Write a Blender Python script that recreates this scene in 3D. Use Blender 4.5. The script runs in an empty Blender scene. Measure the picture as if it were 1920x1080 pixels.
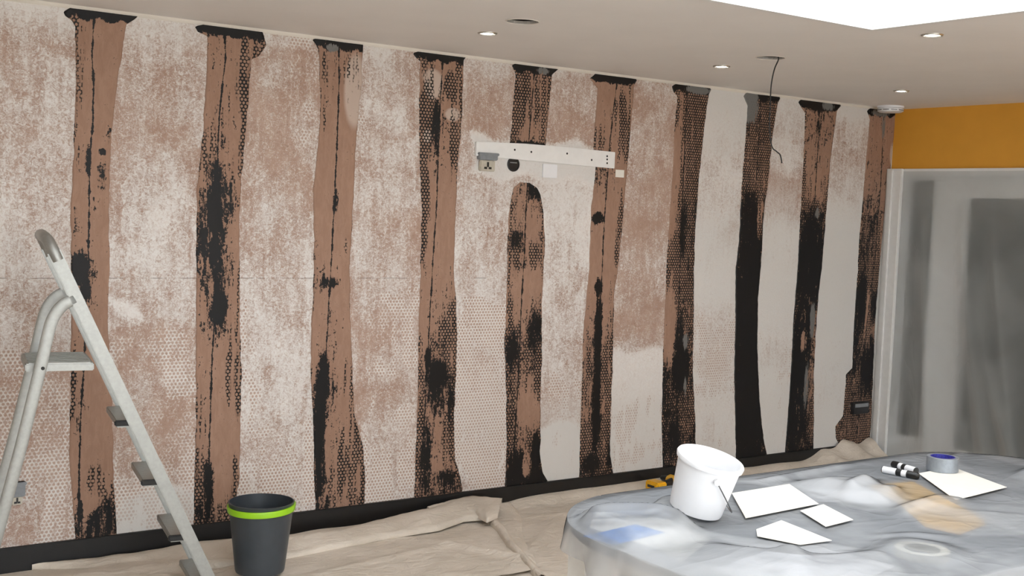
import bpy, bmesh, math, random
import numpy as np
from mathutils import Vector, Matrix, noise as mnoise

random.seed(7); np.random.seed(7)
scene = bpy.context.scene
COL = scene.collection

# ------------------------------------------------------------------ camera
# world: the striped wall is y = 0 and runs along +x, the room is y < 0
F, YAW, PITCH, ROLL = 2239.8, 0.61343, -0.06408, 0.038726
CAM = np.array([0.0, -5.36056, 1.64073])
H = 2.45                                   # ceiling height
XC = 6.98                                  # corner with the yellow wall
fw = np.array([math.sin(YAW)*math.cos(PITCH), math.cos(YAW)*math.cos(PITCH), math.sin(PITCH)])
r0 = np.array([math.cos(YAW), -math.sin(YAW), 0.0]); u0 = np.cross(r0, fw)
cr, sr = math.cos(ROLL), math.sin(ROLL)
RT, UP = cr*r0 + sr*u0, -sr*r0 + cr*u0
cd = bpy.data.cameras.new('camera'); cam = bpy.data.objects.new('camera', cd); COL.objects.link(cam)
cd.sensor_fit = 'HORIZONTAL'; cd.sensor_width = 36.0; cd.lens = 36.0*F/1920.0
cd.clip_start = 0.05; cd.clip_end = 200
M = Matrix.Identity(4)
for i in range(3):
    M[i][0], M[i][1], M[i][2], M[i][3] = RT[i], UP[i], -fw[i], CAM[i]
cam.matrix_world = M
scene.camera = cam

def ray(px, py):
    return fw + (px-960)/F*RT - (py-540)/F*UP
def on(axis, val, px, py):                 # point where a pixel's ray meets a plane of the room
    D = ray(px, py); t = (val-CAM[axis])/D[axis]
    return CAM + t*D
def wall(px, py, y=0.0): return on(1, y, px, py)
def ceil_pt(px, py): return on(2, H, px, py)
def at_h(h, px, py): return on(2, h, px, py)
def plane_pt(P0, N, px, py):
    D = ray(px, py); t = np.dot(np.array(P0)-CAM, N)/np.dot(D, N)
    return CAM + t*D

# ------------------------------------------------------------------ daylight
vs = scene.view_settings
scene.display_settings.display_device = 'sRGB'
vs.view_transform = 'Standard'; vs.look = 'None'; vs.gamma = 1.0; vs.use_curve_mapping = False
vs.exposure = 0.70
world = bpy.data.worlds.new('overcast_sky'); scene.world = world
world.use_nodes = True
bg = world.node_tree.nodes['Background']
bg.inputs[0].default_value = (0.93, 0.965, 1.0, 1); bg.inputs[1].default_value = 4.6
def portal(name, loc, rot, sx, sy):
    l = bpy.data.lights.new(name, 'AREA'); l.shape = 'RECTANGLE'; l.size = sx; l.size_y = sy
    l.cycles.is_portal = True
    o = bpy.data.objects.new(name, l); o.location = loc; o.rotation_euler = rot; COL.objects.link(o)
SKX0, SKX1, SKY0, SKY1 = 0.9, 4.03, -4.15, -2.13
portal('skylight_portal', ((SKX0+SKX1)/2, (SKY0+SKY1)/2, H+0.12), (0, 0, 0), SKX1-SKX0, SKY1-SKY0)
portal('patio_portal', (1.7, -7.3, 1.15), (-math.pi/2, 0, 0), 7.4, 2.3)

# ------------------------------------------------------------------ materials
def lin(r, g, b):
    f = lambda c: (c/255)/12.92 if c <= 10 else (((c/255)+0.055)/1.055)**2.4
    return (f(r), f(g), f(b), 1)

class NT:
    """small helper to write node trees as expressions"""
    def __init__(s, name):
        s.m = bpy.data.materials.new(name); s.m.use_nodes = True
        s.t = s.m.node_tree; s.t.nodes.clear()
        s.out = s.t.nodes.new('ShaderNodeOutputMaterial')
    def n(s, ty): return s.t.nodes.new(ty)
    def put(s, sock, v):
        if isinstance(v, bpy.types.NodeSocket): s.t.links.new(v, sock)
        else: sock.default_value = v
    def math(s, op, a, b=None, c=None, clamp=False):
        n = s.n('ShaderNodeMath'); n.operation = op; n.use_clamp = clamp
        s.put(n.inputs[0], a)
        if b is not None: s.put(n.inputs[1], b)
        if c is not None: s.put(n.inputs[2], c)
        return n.outputs[0]
    def step(s, x, lo, hi):
        n = s.n('ShaderNodeMapRange'); n.interpolation_type = 'SMOOTHSTEP'
        s.put(n.inputs[0], x); s.put(n.inputs[1], lo); s.put(n.inputs[2], hi)
        return n.outputs[0]
    def lerp(s, x, a, b):
        n = s.n('ShaderNodeMapRange'); s.put(n.inputs[0], x); s.put(n.inputs[3], a); s.put(n.inputs[4], b)
        return n.outputs[0]
    def mix(s, f, a, b):
        n = s.n('ShaderNodeMix'); n.data_type = 'RGBA'
        s.put(n.inputs[0], f); s.put(n.inputs[6], a); s.put(n.inputs[7], b)
        return n.outputs[2]
    def attr(s, name):
        n = s.n('ShaderNodeAttribute'); n.attribute_name = name; return n.outputs['Fac']
    def co(s, scale=(1, 1, 1)):
        c = s.n('ShaderNodeTexCoord').outputs['Object']
        n = s.n('ShaderNodeMapping'); n.inputs['Scale'].default_value = scale
        s.t.links.new(c, n.inputs[0]); return n.outputs[0]
    def noise(s, vec, scale, detail=4, rough=.55, dist=0.0):
        n = s.n('ShaderNodeTexNoise'); s.t.links.new(vec, n.inputs['Vector'])
        n.inputs['Scale'].default_value = scale; n.inputs['Detail'].default_value = detail
        n.inputs['Roughness'].default_value = rough; n.inputs['Distortion'].default_value = dist
        return n.outputs[0]
    def hexdots(s, vec, pitch, r, rs=None):
        """1 inside the dots of a honeycomb, in the x-z plane"""
        sp = s.n('ShaderNodeSeparateXYZ'); s.t.links.new(vec, sp.inputs[0])
        x = s.math('DIVIDE', sp.outputs[0], pitch); z = s.math('DIVIDE', sp.outputs[2], pitch*1.732)
        ds = []
        for o in (0.0, 0.5):
            fx = s.math('SUBTRACT', s.math('FRACT', s.math('ADD', x, o)), .5)
            fz = s.math('MULTIPLY', s.math('SUBTRACT', s.math('FRACT', s.math('ADD', z, o)), .5), 1.732)
            ds.append(s.math('SQRT', s.math('ADD', s.math('MULTIPLY', fx, fx), s.math('MULTIPLY', fz, fz))))
        d = s.math('MINIMUM', ds[0], ds[1])
        if rs is not None: return s.math('SUBTRACT', 1.0, s.step(d, s.math('SUBTRACT', rs, .07), s.math('ADD', rs, .07)))
        return s.math('SUBTRACT', 1.0, s.step(d, r-.10, r+.08))
    def bump(s, h, strength, dist=0.003):
        n = s.n('ShaderNodeBump'); n.inputs['Strength'].default_value = strength; n.inputs['Distance'].default_value = dist
        s.t.links.new(h, n.inputs['Height']); return n.outputs[0]
    def bsdf(s, col, rough=.6, metal=0.0, normal=None, spec=.5, **kw):
        n = s.n('ShaderNodeBsdfPrincipled')
        s.put(n.inputs['Base Color'], col); s.put(n.inputs['Roughness'], rough); s.put(n.inputs['Metallic'], metal)
        s.put(n.inputs['Specular IOR Level'], spec)
        for k, v in kw.items(): s.put(n.inputs[k.replace('_', ' ')], v)
        if normal is not None: s.t.links.new(normal, n.inputs['Normal'])
        return n.outputs[0]
    def done(s, sh):
        s.t.links.new(sh, s.out.inputs[0]); return s.m

def plain(name, col, rough=.5, metal=0.0, grain=0.06, scale=25, bump=0.0, spec=.5):
    t = NT(name); v = t.co()
    n = t.noise(v, scale, 3)
    dark = tuple(c*(1-grain) for c in col[:3])+(1,); lite = tuple(min(1, c*(1+grain)) for c in col[:3])+(1,)
    c = t.mix(t.step(n, .3, .7), dark, lite)
    nm = t.bump(t.noise(v, scale*4, 3), bump) if bump else None
    return t.done(t.bsdf(c, rough, metal, nm, spec))

def wall_material():
    t = NT('scraped_plaster'); v = t.co()
    white, hexm, smooth = t.attr('white'), t.attr('hexm'), t.attr('smooth')
    vs_ = t.co((1.25, 1, .8))
    n1 = t.noise(vs_, 5, 7, .72, .4); n2 = t.noise(v, 60, 5, .75, 1.2); n3 = t.noise(t.co((3.4, 1, .3)), 10, 6, .7)
    n4 = t.noise(v, 130, 3, .6, .8)
    n5 = t.noise(t.co((1.1, 1, 1.5)), 26, 3, .5, 2.2)
    worm = t.math('SUBTRACT', 1.0, t.step(t.math('ABSOLUTE', t.math('SUBTRACT', n5, .5)), .01, .06))
    e = t.math('ADD', t.math('MULTIPLY', t.math('SUBTRACT', n1, .5), 1.05), t.math('MULTIPLY', t.math('SUBTRACT', n2, .5), 1.75))
    e = t.math('ADD', e, t.math('MULTIPLY', t.math('SUBTRACT', n3, .5), .75))
    e = t.math('ADD', e, t.math('MULTIPLY', worm, .20))
    e = t.math('MULTIPLY', e, t.lerp(smooth, 1.0, .30))
    vo = t.n('ShaderNodeTexVoronoi'); vo.distance = 'CHEBYCHEV'; vo.inputs['Scale'].default_value = 5.5
    wv = t.n('ShaderNodeVectorMath'); wv.operation = 'ADD'; t.t.links.new(t.co((1.3, 0, .8)), wv.inputs[0])
    cb = t.n('ShaderNodeCombineXYZ'); t.put(cb.inputs[0], t.math('MULTIPLY', t.math('SUBTRACT', n1, .5), .12)); t.put(cb.inputs[2], t.math('MULTIPLY', t.math('SUBTRACT', n5, .5), .05))
    t.t.links.new(cb.outputs[0], wv.inputs[1]); t.t.links.new(wv.outputs[0], vo.inputs['Vector'])
    cell = t.n('ShaderNodeSeparateColor'); t.t.links.new(vo.outputs['Color'], cell.inputs[0])
    patch = t.math('MULTIPLY', t.math('SUBTRACT', cell.outputs[0], .5), t.lerp(smooth, .26, .05))
    c = t.math('ADD', t.math('ADD', white, e), patch)
    cov = t.step(c, .16, .84)
    dots = t.hexdots(v, .0185, .33)
    hm = t.step(t.math('ADD', hexm, t.math('ADD', t.math('MULTIPLY', t.math('SUBTRACT', n1, .5), 2.3), t.math('MULTIPLY', t.math('SUBTRACT', n3, .5), 1.8))), .56, .70)
    # where the comb went, the coat is full except in the holes
    full = t.math('SUBTRACT', t.lerp(n4, 1.0, .85), dots, clamp=True)
    full = t.math('MULTIPLY', full, t.step(c, .05, .55))
    m = t.n('ShaderNodeMix'); t.put(m.inputs[0], t.math('MULTIPLY', hm, t.lerp(smooth, .92, .5))); t.put(m.inputs[2], cov); t.put(m.inputs[3], full)
    cov2 = m.outputs[0]
    brown = t.mix(t.step(n1, .35, .65), lin(173, 145, 129), lin(188, 164, 149))
    brown = t.mix(t.step(n4, .5, .75), brown, lin(148, 121, 107))
    wht = t.mix(t.step(n2, .35, .7), lin(219, 212, 206), lin(228, 225, 221))
    wht = t.mix(smooth, wht, lin(211, 209, 205))
    col = t.mix(cov2, brown, wht)
    # board joints
    sp = t.n('ShaderNodeSeparateXYZ'); t.t.links.new(v, sp.inputs[0])
    wob = t.math('MULTIPLY', t.math('SUBTRACT', t.noise(t.co((1, 1, 0)), 9, 3), .5), .006)
    jd = t.math('ABSOLUTE', t.math('ADD', t.math('SUBTRACT', sp.outputs[2], 1.275), wob))
    jl = t.math('SUBTRACT', 1.0, t.step(jd, .001, .0032))
    jl = t.math('MULTIPLY', jl, t.math('MULTIPLY', t.step(n1, .47, .56), t.math('LESS_THAN', sp.outputs[0], 3.6)))
    col = t.mix(t.math('MULTIPLY', jl, .6), col, lin(105, 84, 72))
    h = t.math('ADD', t.math('MULTIPLY', n2, 1.0), t.math('MULTIPLY', cov2, .7))
    h = t.math('ADD', h, t.math('MULTIPLY', n4, .5))
    nm = t.bump(h, .55, .004)
    return t.done(t.bsdf(col, .85, 0, nm, .25))

def strip_material():
    t = NT('brown_strip_with_black_adhesive'); v = t.co()
    blk, hexm, light, grey, crk = (t.attr(a) for a in ('blk', 'hexm', 'light', 'grey', 'crk'))
    nv = t.noise(t.co((1.8, 1, .6)), 17, 7, .72, .5); nf = t.noise(v, 75, 4, .72, .5)
    ns = t.noise(t.co((3.6, 1, .32)), 22, 5, .7, .15)
    nl = t.noise(t.co((2.6, 1, .22)), 15, 4, .6)
    e = t.math('ADD', t.math('MULTIPLY', t.math('SUBTRACT', nv, .5), 1.35), t.math('MULTIPLY', t.math('SUBTRACT', nf, .5), .95))
    e = t.math('ADD', e, t.math('MULTIPLY', t.math('SUBTRACT', ns, .5), .8))
    c = t.math('ADD', blk, e)
    cov = t.step(c, .50, .55)
    speck = t.math('MULTIPLY', t.step(nf, .655, .68), t.step(t.math('ADD', nv, t.math('MULTIPLY', blk, .25)), .52, .6))
    cov = t.math('MAXIMUM', cov, speck)
    rad = t.math('ADD', .33, t.math('MULTIPLY', t.math('SUBTRACT', nv, .5), .55))
    dots = t.hexdots(v, .0185, .34, rad)
    hm = t.step(t.math('ADD', t.math('MULTIPLY', hexm, .86), t.math('ADD', t.math('MULTIPLY', t.math('SUBTRACT', nl, .5), 1.9), t.math('MULTIPLY', t.math('SUBTRACT', nv, .5), .8))), .50, .58)
    hx = t.math('MULTIPLY', t.math('SUBTRACT', 1.0, dots), t.step(t.math('ADD', hexm, t.math('MULTIPLY', t.math('SUBTRACT', ns, .5), 1.9)), .36, .5))
    m = t.n('ShaderNodeMix'); t.put(m.inputs[0], hm)
    thick = t.step(c, .66, .72)
    t.put(m.inputs[2], cov); t.put(m.inputs[3], t.math('MAXIMUM', hx, thick))
    black = m.outputs[0]
    # joint running down the strip
    nw = t.noise(t.co((0, 0, 1)), 11, 5, .7)
    cd_ = t.math('ABSOLUTE', t.math('ADD', crk, t.math('ADD', t.math('MULTIPLY', t.math('SUBTRACT', nf, .5), .010), t.math('MULTIPLY', t.math('SUBTRACT', nv, .5), .016))))
    w = t.math('MULTIPLY', t.step(nw, .36, .72), .0085)
    line = t.math('LESS_THAN', cd_, t.math('ADD', w, .0008))
    black = t.math('MAXIMUM', black, line)
    brown = t.mix(t.step(nv, .3, .7), lin(147, 116, 98), lin(161, 130, 111))
    brown = t.mix(t.math('MULTIPLY', t.step(light, .3, .7), .8), brown, lin(192, 176, 164))
    col = t.mix(black, brown, lin(17, 16, 17))
    gm = t.step(t.math('ADD', grey, t.math('MULTIPLY', t.math('SUBTRACT', ns, .5), 2.0)), .50, .56)
    col = t.mix(gm, col, lin(112, 112, 110))
    h = t.math('ADD', t.math('MULTIPLY', black, 1.0), t.math('MULTIPLY', nf, .35))
    nm = t.bump(h, .5, .003)
    return t.done(t.bsdf(col, t.lerp(black, .85, .55), 0, nm, .3))

def cloth_material():
    t = NT('beige_canvas'); v = t.co()
    n = t.noise(v, 3.5, 5, .6); f = t.noise(v, 160, 2)
    c = t.mix(t.step(n, .3, .7), lin(206, 196, 182), lin(221, 211, 198))
    c = t.mix(t.step(t.noise(v, 1.7, 4, .7), .62, .72), c, lin(196, 184, 168))
    wr = t.noise(t.co((1, 1.6, 1)), 9, 4, .6, 1.2)
    h = t.math('ADD', t.math('MULTIPLY', wr, 3.0), t.math('MULTIPLY', f, .2))
    return t.done(t.bsdf(c, .95, 0, t.bump(h, .6, .008), .1))

def film_material(name, clear, milk, rough=.25, wr_scale=14, wr=.6, blur=0.0):
    """thin polythene: part clear, part milky, shiny"""
    t = NT(name); v = t.co()
    n = t.noise(t.co((1, 1.5, 1)), wr_scale, 4, .55, 1.5); n2 = t.noise(v, 3, 3, .5, .5)
    cr_ = t.noise(t.co((1, 1.4, 1)), wr_scale*.55, 3, .5, .9)
    cr_ = t.math('POWER', t.math('SUBTRACT', 1.0, t.math('MULTIPLY', t.math('ABSOLUTE', t.math('SUBTRACT', cr_, .5)), 2.4), clamp=True), 14.0)
    nm = t.bump(t.math('ADD', n, t.math('MULTIPLY', cr_, .55)), wr, .02)
    tr = t.n('ShaderNodeBsdfTransparent'); tr.inputs[0].default_value = (.95, .96, .98, 1)
    if blur:
        rf = t.n('ShaderNodeBsdfRefraction'); rf.inputs['Roughness'].default_value = blur; rf.inputs['IOR'].default_value = 1.22
        tm = t.n('ShaderNodeMixShader'); tm.inputs[0].default_value = .5
        t.t.links.new(tr.outputs[0], tm.inputs[1]); t.t.links.new(rf.outputs[0], tm.inputs[2]); tr = tm
    di = t.n('ShaderNodeBsdfDiffuse'); t.put(di.inputs[0], milk); t.t.links.new(nm, di.inputs['Normal'])
    tl = t.n('ShaderNodeBsdfTranslucent'); t.put(tl.inputs[0], milk); t.t.links.new(nm, tl.inputs['Normal'])
    dm = t.n('ShaderNodeMixShader'); dm.inputs[0].default_value = .45
    t.t.links.new(di.outputs[0], dm.inputs[1]); t.t.links.new(tl.outputs[0], dm.inputs[2])
    mx = t.n('ShaderNodeMixShader')
    fac = t.lerp(t.step(n2, .35, .65), 1-clear-.1, 1-clear+.1)
    fac = t.math('ADD', fac, t.math('MULTIPLY', t.attr('double_or_streak'), .18), clamp=True)
    t.put(mx.inputs[0], fac)
    t.t.links.new(tr.outputs[0], mx.inputs[1]); t.t.links.new(dm.outputs[0], mx.inputs[2])
    gl = t.n('ShaderNodeBsdfGlossy'); gl.inputs[0].default_value = (.8,.8,.8,1); gl.inputs['Roughness'].default_value = rough; t.t.links.new(nm, gl.inputs['Normal'])
    lw = t.n('ShaderNodeFresnel'); lw.inputs[0].default_value = 1.5; t.t.links.new(nm, lw.inputs['Normal'])
    fx = t.n('ShaderNodeMixShader'); t.put(fx.inputs[0], lw.outputs[0])
    t.t.links.new(mx.outputs[0], fx.inputs[1])
    if blur: t.put(fx.inputs[0], t.math('MULTIPLY', lw.outputs[0], .25)); t.t.links.new(gl.outputs[0], fx.inputs[2])
    return t.done(fx.outputs[0])

def emit_material(name, col, s):
    t = NT(name); e = t.n('ShaderNodeEmission'); e.inputs[0].default_value = col; e.inputs[1].default_value = s
    return t.done(e.outputs[0])

def glass_material(name='clear_window_glass', tint=1.0):
    t = NT(name)
    tr = t.n('ShaderNodeBsdfTransparent'); tr.inputs[0].default_value = (tint, tint, tint, 1); gl = t.n('ShaderNodeBsdfGlossy'); gl.inputs['Roughness'].default_value = .02
    m = t.n('ShaderNodeMixShader'); m.inputs[0].default_value = .06
    t.t.links.new(tr.outputs[0], m.inputs[1]); t.t.links.new(gl.outputs[0], m.inputs[2])
    return t.done(m.outputs[0])

MT = dict(
    wall=wall_material(), strip=strip_material(), cloth=cloth_material(),
    film=film_material('table_polythene', .55, (.92, .94, .96, 1), .12, 4, .11),
    curtain=film_material('door_polythene', .60, (.70, .72, .71, 1), .45, 3, .05, .45),
    ceiling=plain('matt_ceiling_paint', lin(234, 231, 228), .7, grain=.015, scale=3),
    yellow=plain('ochre_wall_paint', lin(222, 160, 56), .6, grain=.03, scale=4),
    cream=plain('cream_wall_paint', lin(222, 216, 206), .8, grain=.03, scale=4),
    black=plain('black_board', lin(13, 12, 12), .55, grain=.3, scale=30),
    floor=plain('timber_floor', lin(150, 128, 104), .6, grain=.1, scale=6),
    gloss=plain('white_gloss_paint', lin(228, 228, 226), .35, grain=.02),
    pane=plain('unlit_room_glazing', lin(52, 58, 58), .25, grain=.1, scale=1.5),  # opaque; dimness of the unlit room beyond is painted into the glass
    alu=plain('brushed_aluminium', lin(158, 159, 155), .46, .75, grain=.05, scale=60),
    rubber=plain('black_rubber', lin(28, 28, 28), .7, grain=.2),
    bin=plain('dark_grey_plastic', lin(58, 64, 70), .38, grain=.05),
    lime=plain('lime_plastic', lin(150, 205, 30), .4, grain=.03),
    wplastic=plain('white_plastic', lin(229, 230, 232), .32, grain=.01),
    wire=plain('steel_wire', lin(120, 120, 120), .3, .9),
    ctape=plain('silver_cloth_tape', lin(140, 146, 152), .35, .3, grain=.06, scale=90, bump=.2),
    blue=plain('blue_printed_card', lin(50, 50, 140), .5, grain=.3, scale=120),
    paper=plain('white_paper', lin(228, 225, 216), .8, grain=.015),
    manila=plain('yellow_ochre_folder', lin(255, 192, 50), .7, grain=.05),
    mask=plain('cream_masking_tape', lin(244, 238, 220), .8, grain=.04),
    bluecloth=plain('blue_cloth', lin(25, 125, 205), .7, grain=.2, scale=30, bump=.4),
    wcloth=plain('white_cotton', lin(240, 239, 240), .9, grain=.02, scale=30, bump=.3),
    table=plain('grey_tabletop', lin(158, 162, 166), .4, grain=.05, scale=5),
    toolyellow=plain('yellow_tool_plastic', lin(238, 180, 30), .4, grain=.05),
    toolblack=plain('black_tool_plastic', lin(36, 36, 38), .5, grain=.1),
    socket=plain('bare_metal_box', lin(186, 180, 166), .5, .2, grain=.08, scale=40),
    greytape=plain('grey_gaffer_tape', lin(128, 132, 136), .5, grain=.08, scale=50),
    chrome=plain('satin_chrome', lin(196, 194, 188), .3, .9),
    holeshade=plain('void_shade_paint', lin(34, 29, 26), .9, grain=.3, scale=15),  # dark colour stands in for the shade inside the ceiling openings
    ink=plain('black_ink', lin(20, 20, 20), .4),
    brownedge=plain('bare_brown_plaster', lin(150, 112, 90), .9, grain=.1),
    glass=glass_material(), roofglass=glass_material('dimming_roof_glass', .74),  # roof glass tint added to weaken the daylight falling on the table
    lamp=emit_material('lit_lamp_lens', (1, .96, .88, 1), 30.0),
)

# ------------------------------------------------------------------ mesh helpers
class MB:
    def __init__(s): s.v = []; s.f = []
    def add(s, vs, fs):
        o = len(s.v); s.v += [tuple(map(float, p)) for p in vs]; s.f += [tuple(i+o for i in f) for f in fs]
        return s
    def box(s, lo, hi, mat=None):
        x0, y0, z0 = lo; x1, y1, z1 = hi
        p = [(x0,y0,z0),(x1,y0,z0),(x1,y1,z0),(x0,y1,z0),(x0,y0,z1),(x1,y0,z1),(x1,y1,z1),(x0,y1,z1)]
        if mat is not None: p = [mat @ Vector(q) for q in p]
        return s.add(p, [(0,3,2,1),(4,5,6,7),(0,1,5,4),(1,2,6,5),(2,3,7,6),(3,0,4,7)])
    def bar(s, A, B, w, d, side, ext=0.0):
        """rectangular bar from A to B; w measured along 'side', d across"""
        A, B = Vector(A), Vector(B); ax = (B-A).normalized(); sd = Vector(side); sd = (sd-ax*sd.dot(ax)).normalized()
        up = ax.cross(sd); A = A-ax*ext; B = B+ax*ext; p = []
        for q in (A, B):
            for i, j in ((-1,-1),(1,-1),(1,1),(-1,1)): p.append(q+sd*(w/2*i)+up*(d/2*j))
        return s.add(p, [(0,3,2,1),(4,5,6,7),(0,1,5,4),(1,2,6,5),(2,3,7,6),(3,0,4,7)])
    def tube(s, pts, r, n=10, cap=True, rs=None, flat=None):
        pts = [Vector(p) for p in pts]; P = []; prev = None
        for i, p in enumerate(pts):
            t = (pts[min(i+1, len(pts)-1)]-pts[max(i-1, 0)]).normalized()
            if prev is None:
                a = Vector((0,0,1)) if abs(t.z) < .9 else Vector((1,0,0)); nx = t.cross(a).normalized()
            else: nx = (prev-t*prev.dot(t)).normalized()
            prev = nx; ny = t.cross(nx); rr = rs[i] if rs else r
            for k in range(n):
                a = 2*math.pi*k/n; P.append(p+nx*math.cos(a)*rr+ny*math.sin(a)*rr)
        fs = [(i*n+k, i*n+(k+1) % n, (i+1)*n+(k+1) % n, (i+1)*n+k) for i in range(len(pts)-1) for k in range(n)]
        if cap: fs += [tuple(range(n-1, -1, -1)), tuple((len(pts)-1)*n+k for k in range(n))]
        return s.add(P, fs)
    def ribbon(s, pts, side, w, d):
        pts = [Vector(p) for p in pts]; sd = Vector(side).normalized(); P = []
        for i, p in enumerate(pts):
            t = (pts[min(i+1, len(pts)-1)]-pts[max(i-1, 0)]).normalized(); up = t.cross(sd).normalized()
            for a, b in ((-1,-.7),(-.7,-1),(.7,-1),(1,-.7),(1,.7),(.7,1),(-.7,1),(-1,.7)): P.append(p+sd*(d/2*a)+up*(w/2*b))
        n = 8; fs = [(i*n+k, i*n+(k+1) % n, (i+1)*n+(k+1) % n, (i+1)*n+k) for i in range(len(pts)-1) for k in range(n)]
        return s.add(P, fs+[tuple(range(n-1, -1, -1)), tuple((len(pts)-1)*n+k for k in range(n))])
    def lathe(s, prof, n=48, c=(0,0,0), mat=None, closed=False):
        P = []; c = Vector(c)
        for r, z in prof:
            for k in range(n):
                a = 2*math.pi*k/n; q = Vector((r*math.cos(a), r*math.sin(a), z))
                P.append((mat @ q if mat is not None else q)+c)
        m = len(prof); fs = []
        for i in range(m if closed else m-1):
            j = (i+1) % m
            fs += [(i*n+k, i*n+(k+1) % n, j*n+(k+1) % n, j*n+k) for k in range(n)]
        return s.add(P, fs)
    def disc(s, r, z, n=48, c=(0,0,0), mat=None, flip=False):
        P = []; c = Vector(c)
        for k in range(n):
            a = 2*math.pi*k/n; q = Vector((r*math.cos(a), r*math.sin(a), z)); P.append((mat @ q if mat is not None else q)+c)
        return s.add(P, [tuple(range(n-1, -1, -1)) if flip else tuple(range(n))])
    def prism(s, poly, lo, hi, fn):
        """closed polygon of (a,b) extruded lo..hi; fn(a,b,h) gives the point"""
        n = len(poly); P = [fn(a, b, lo) for a, b in poly]+[fn(a, b, hi) for a, b in poly]
        return s.add(P, [tuple(range(n-1, -1, -1)), tuple(range(n, 2*n))]+[(i, (i+1) % n, n+(i+1) % n, n+i) for i in range(n)])
    def build(s, name, mat, parent=None, smooth=False, bevel=0.0, seg=2, origin=None):
        me = bpy.data.meshes.new(name)
        vsx = s.v
        if origin is not None: vsx = [(x-origin[0], y-origin[1], z-origin[2]) for x, y, z in s.v]
        me.from_pydata(vsx, [], s.f)
        bm = bmesh.new(); bm.from_mesh(me); bmesh.ops.recalc_face_normals(bm, faces=bm.faces)
        if bevel:
            bmesh.ops.bevel(bm, geom=[e for e in bm.edges if e.calc_face_angle(0) > .5], offset=bevel, segments=seg, affect='EDGES', clamp_overlap=True)
        bm.to_mesh(me); bm.free()
        if smooth:
            me.polygons.foreach_set('use_smooth', [True]*len(me.polygons))
            try: me.set_sharp_from_angle(angle=math.radians(40))
            except Exception: pass
        o = bpy.data.objects.new(name, me); COL.objects.link(o); me.materials.append(MT[mat])
        if origin is not None: o.location = origin
        if parent is not None: o.parent = parent
        return o

def tag(o, label=None, cat=None, group=None, kind=None):
    if label: o['label'] = label
    if cat: o['category'] = cat
    if group: o['group'] = group
    if kind: o['kind'] = kind
    return o
def thing(name, loc, label, cat, group=None, rot=None):
    o = bpy.data.objects.new(name, None); COL.objects.link(o); o.location = loc; o.empty_display_size = .1
    if rot is not None: o.rotation_euler = rot
    return tag(o, label, cat, group)
def copy_tree(o, parent=None):
    c = o.copy(); COL.objects.link(c); c.parent = parent
    for ch in [k for k in bpy.data.objects if k.parent == o]: copy_tree(ch, c)
    return c
def struct(o, label, cat): return tag(o, label, cat, kind='structure')

def grid_mesh(name, P, mat, attrs=None, parent=None, back=None):
    """P: array rows x cols x 3"""
    R, C = P.shape[:2]
    idx = np.arange(R*C).reshape(R, C)
    q = np.stack([idx[:-1, :-1], idx[:-1, 1:], idx[1:, 1:], idx[1:, :-1]], -1).reshape(-1, 4)
    me = bpy.data.meshes.new(name)
    me.vertices.add(R*C); me.vertices.foreach_set('co', P.reshape(-1).astype(np.float32))
    me.loops.add(len(q)*4); me.loops.foreach_set('vertex_index', q.reshape(-1).astype(np.int32))
    me.polygons.add(len(q)); me.polygons.foreach_set('loop_start', np.arange(0, len(q)*4, 4, dtype=np.int32))
    me.update(calc_edges=True)
    me.polygons.foreach_set('use_smooth', [True]*len(q))
    for k, a in (attrs or {}).items():
        at = me.attributes.new(k, 'FLOAT', 'POINT'); at.data.foreach_set('value', a.reshape(-1).astype(np.float32))
    me.validate()
    o = bpy.data.objects.new(name, me); COL.objects.link(o); me.materials.append(MT[mat])
    if parent is not None: o.parent = parent
    return o

def smooth1(t): t = np.clip(t, 0, 1); return t*t*(3-2*t)

# ------------------------------------------------------------------ room shell
ZSK = 0.1137                              # top of the black skirting
SX0, SS = 1.5088, 0.588                   # strip axis of the first strip and their spacing
def digits(sx): return [[int(c)/9.0 for c in w] for w in sx.split()]

# panels between the strips, rows from the ceiling (first) to the skirting (last): whiteness, comb pattern, smoothness
PAN = [
 # 0 .. 10 left of first strip ... right of the last
 ('74444555533344', '00000000067666', '30000000000000'),
 ('64334554542356', '00000000033566', '30000000000002'),
 ('52233445556566', '41110000224577', '20000000000000'),
 ('54444344443456', '00100012345477', '20000000000000'),
 ('53335556666775', '00000000587777', '20001000012320'),
 ('53347765554588', '00000000015432', '20002100001688'),
 ('42222333246778', '00000000001655', '20000000002667'),
 ('88766778667778', '00000002443333', '77424776445667'),
 ('76545778878888', '00000000134332', '65324777656777'),
 ('85457888888788', '00000000001100', '72236888877788'),
 ('99999999999999', '00000000000000', '99999999999999'),
]
NX, NZ = 760, 300
X0W = -1.5
xs = np.concatenate([np.linspace(X0W, .9, 60), np.linspace(.92, XC, NX-60)])
zs = np.linspace(0, H, NZ)
XX, ZZ = np.meshgrid(xs, zs)
def panel_field(k):
    tab = np.array([[int(c)/9.0 for c in p[k]] for p in PAN])        # 11 x 14
    kk = np.clip((XX-SX0)/SS+1, 0, 10.999)
    pi = np.floor(kk).astype(int); fr = kk-pi
    row = np.clip((H-ZZ)/(H-ZSK)*13, 0, 12.999); ri = np.floor(row).astype(int); rf = smooth1(row-ri)
    def samp(p): p = np.clip(p, 0, 10); return tab[p, ri]*(1-rf)+tab[p, ri+1]*rf
    a = samp(pi)
    nb = np.where(fr < .5, samp(pi-1), samp(pi+1)); w = np.where(fr < .5, .5-fr/.24, .5-(1-fr)/.24)
    return a*(1-np.clip(w, 0, .5))+nb*np.clip(w, 0, .5)
aw, ah, asm = panel_field(0), panel_field(1), panel_field(2)
aw -= .03*(1-asm)
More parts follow.
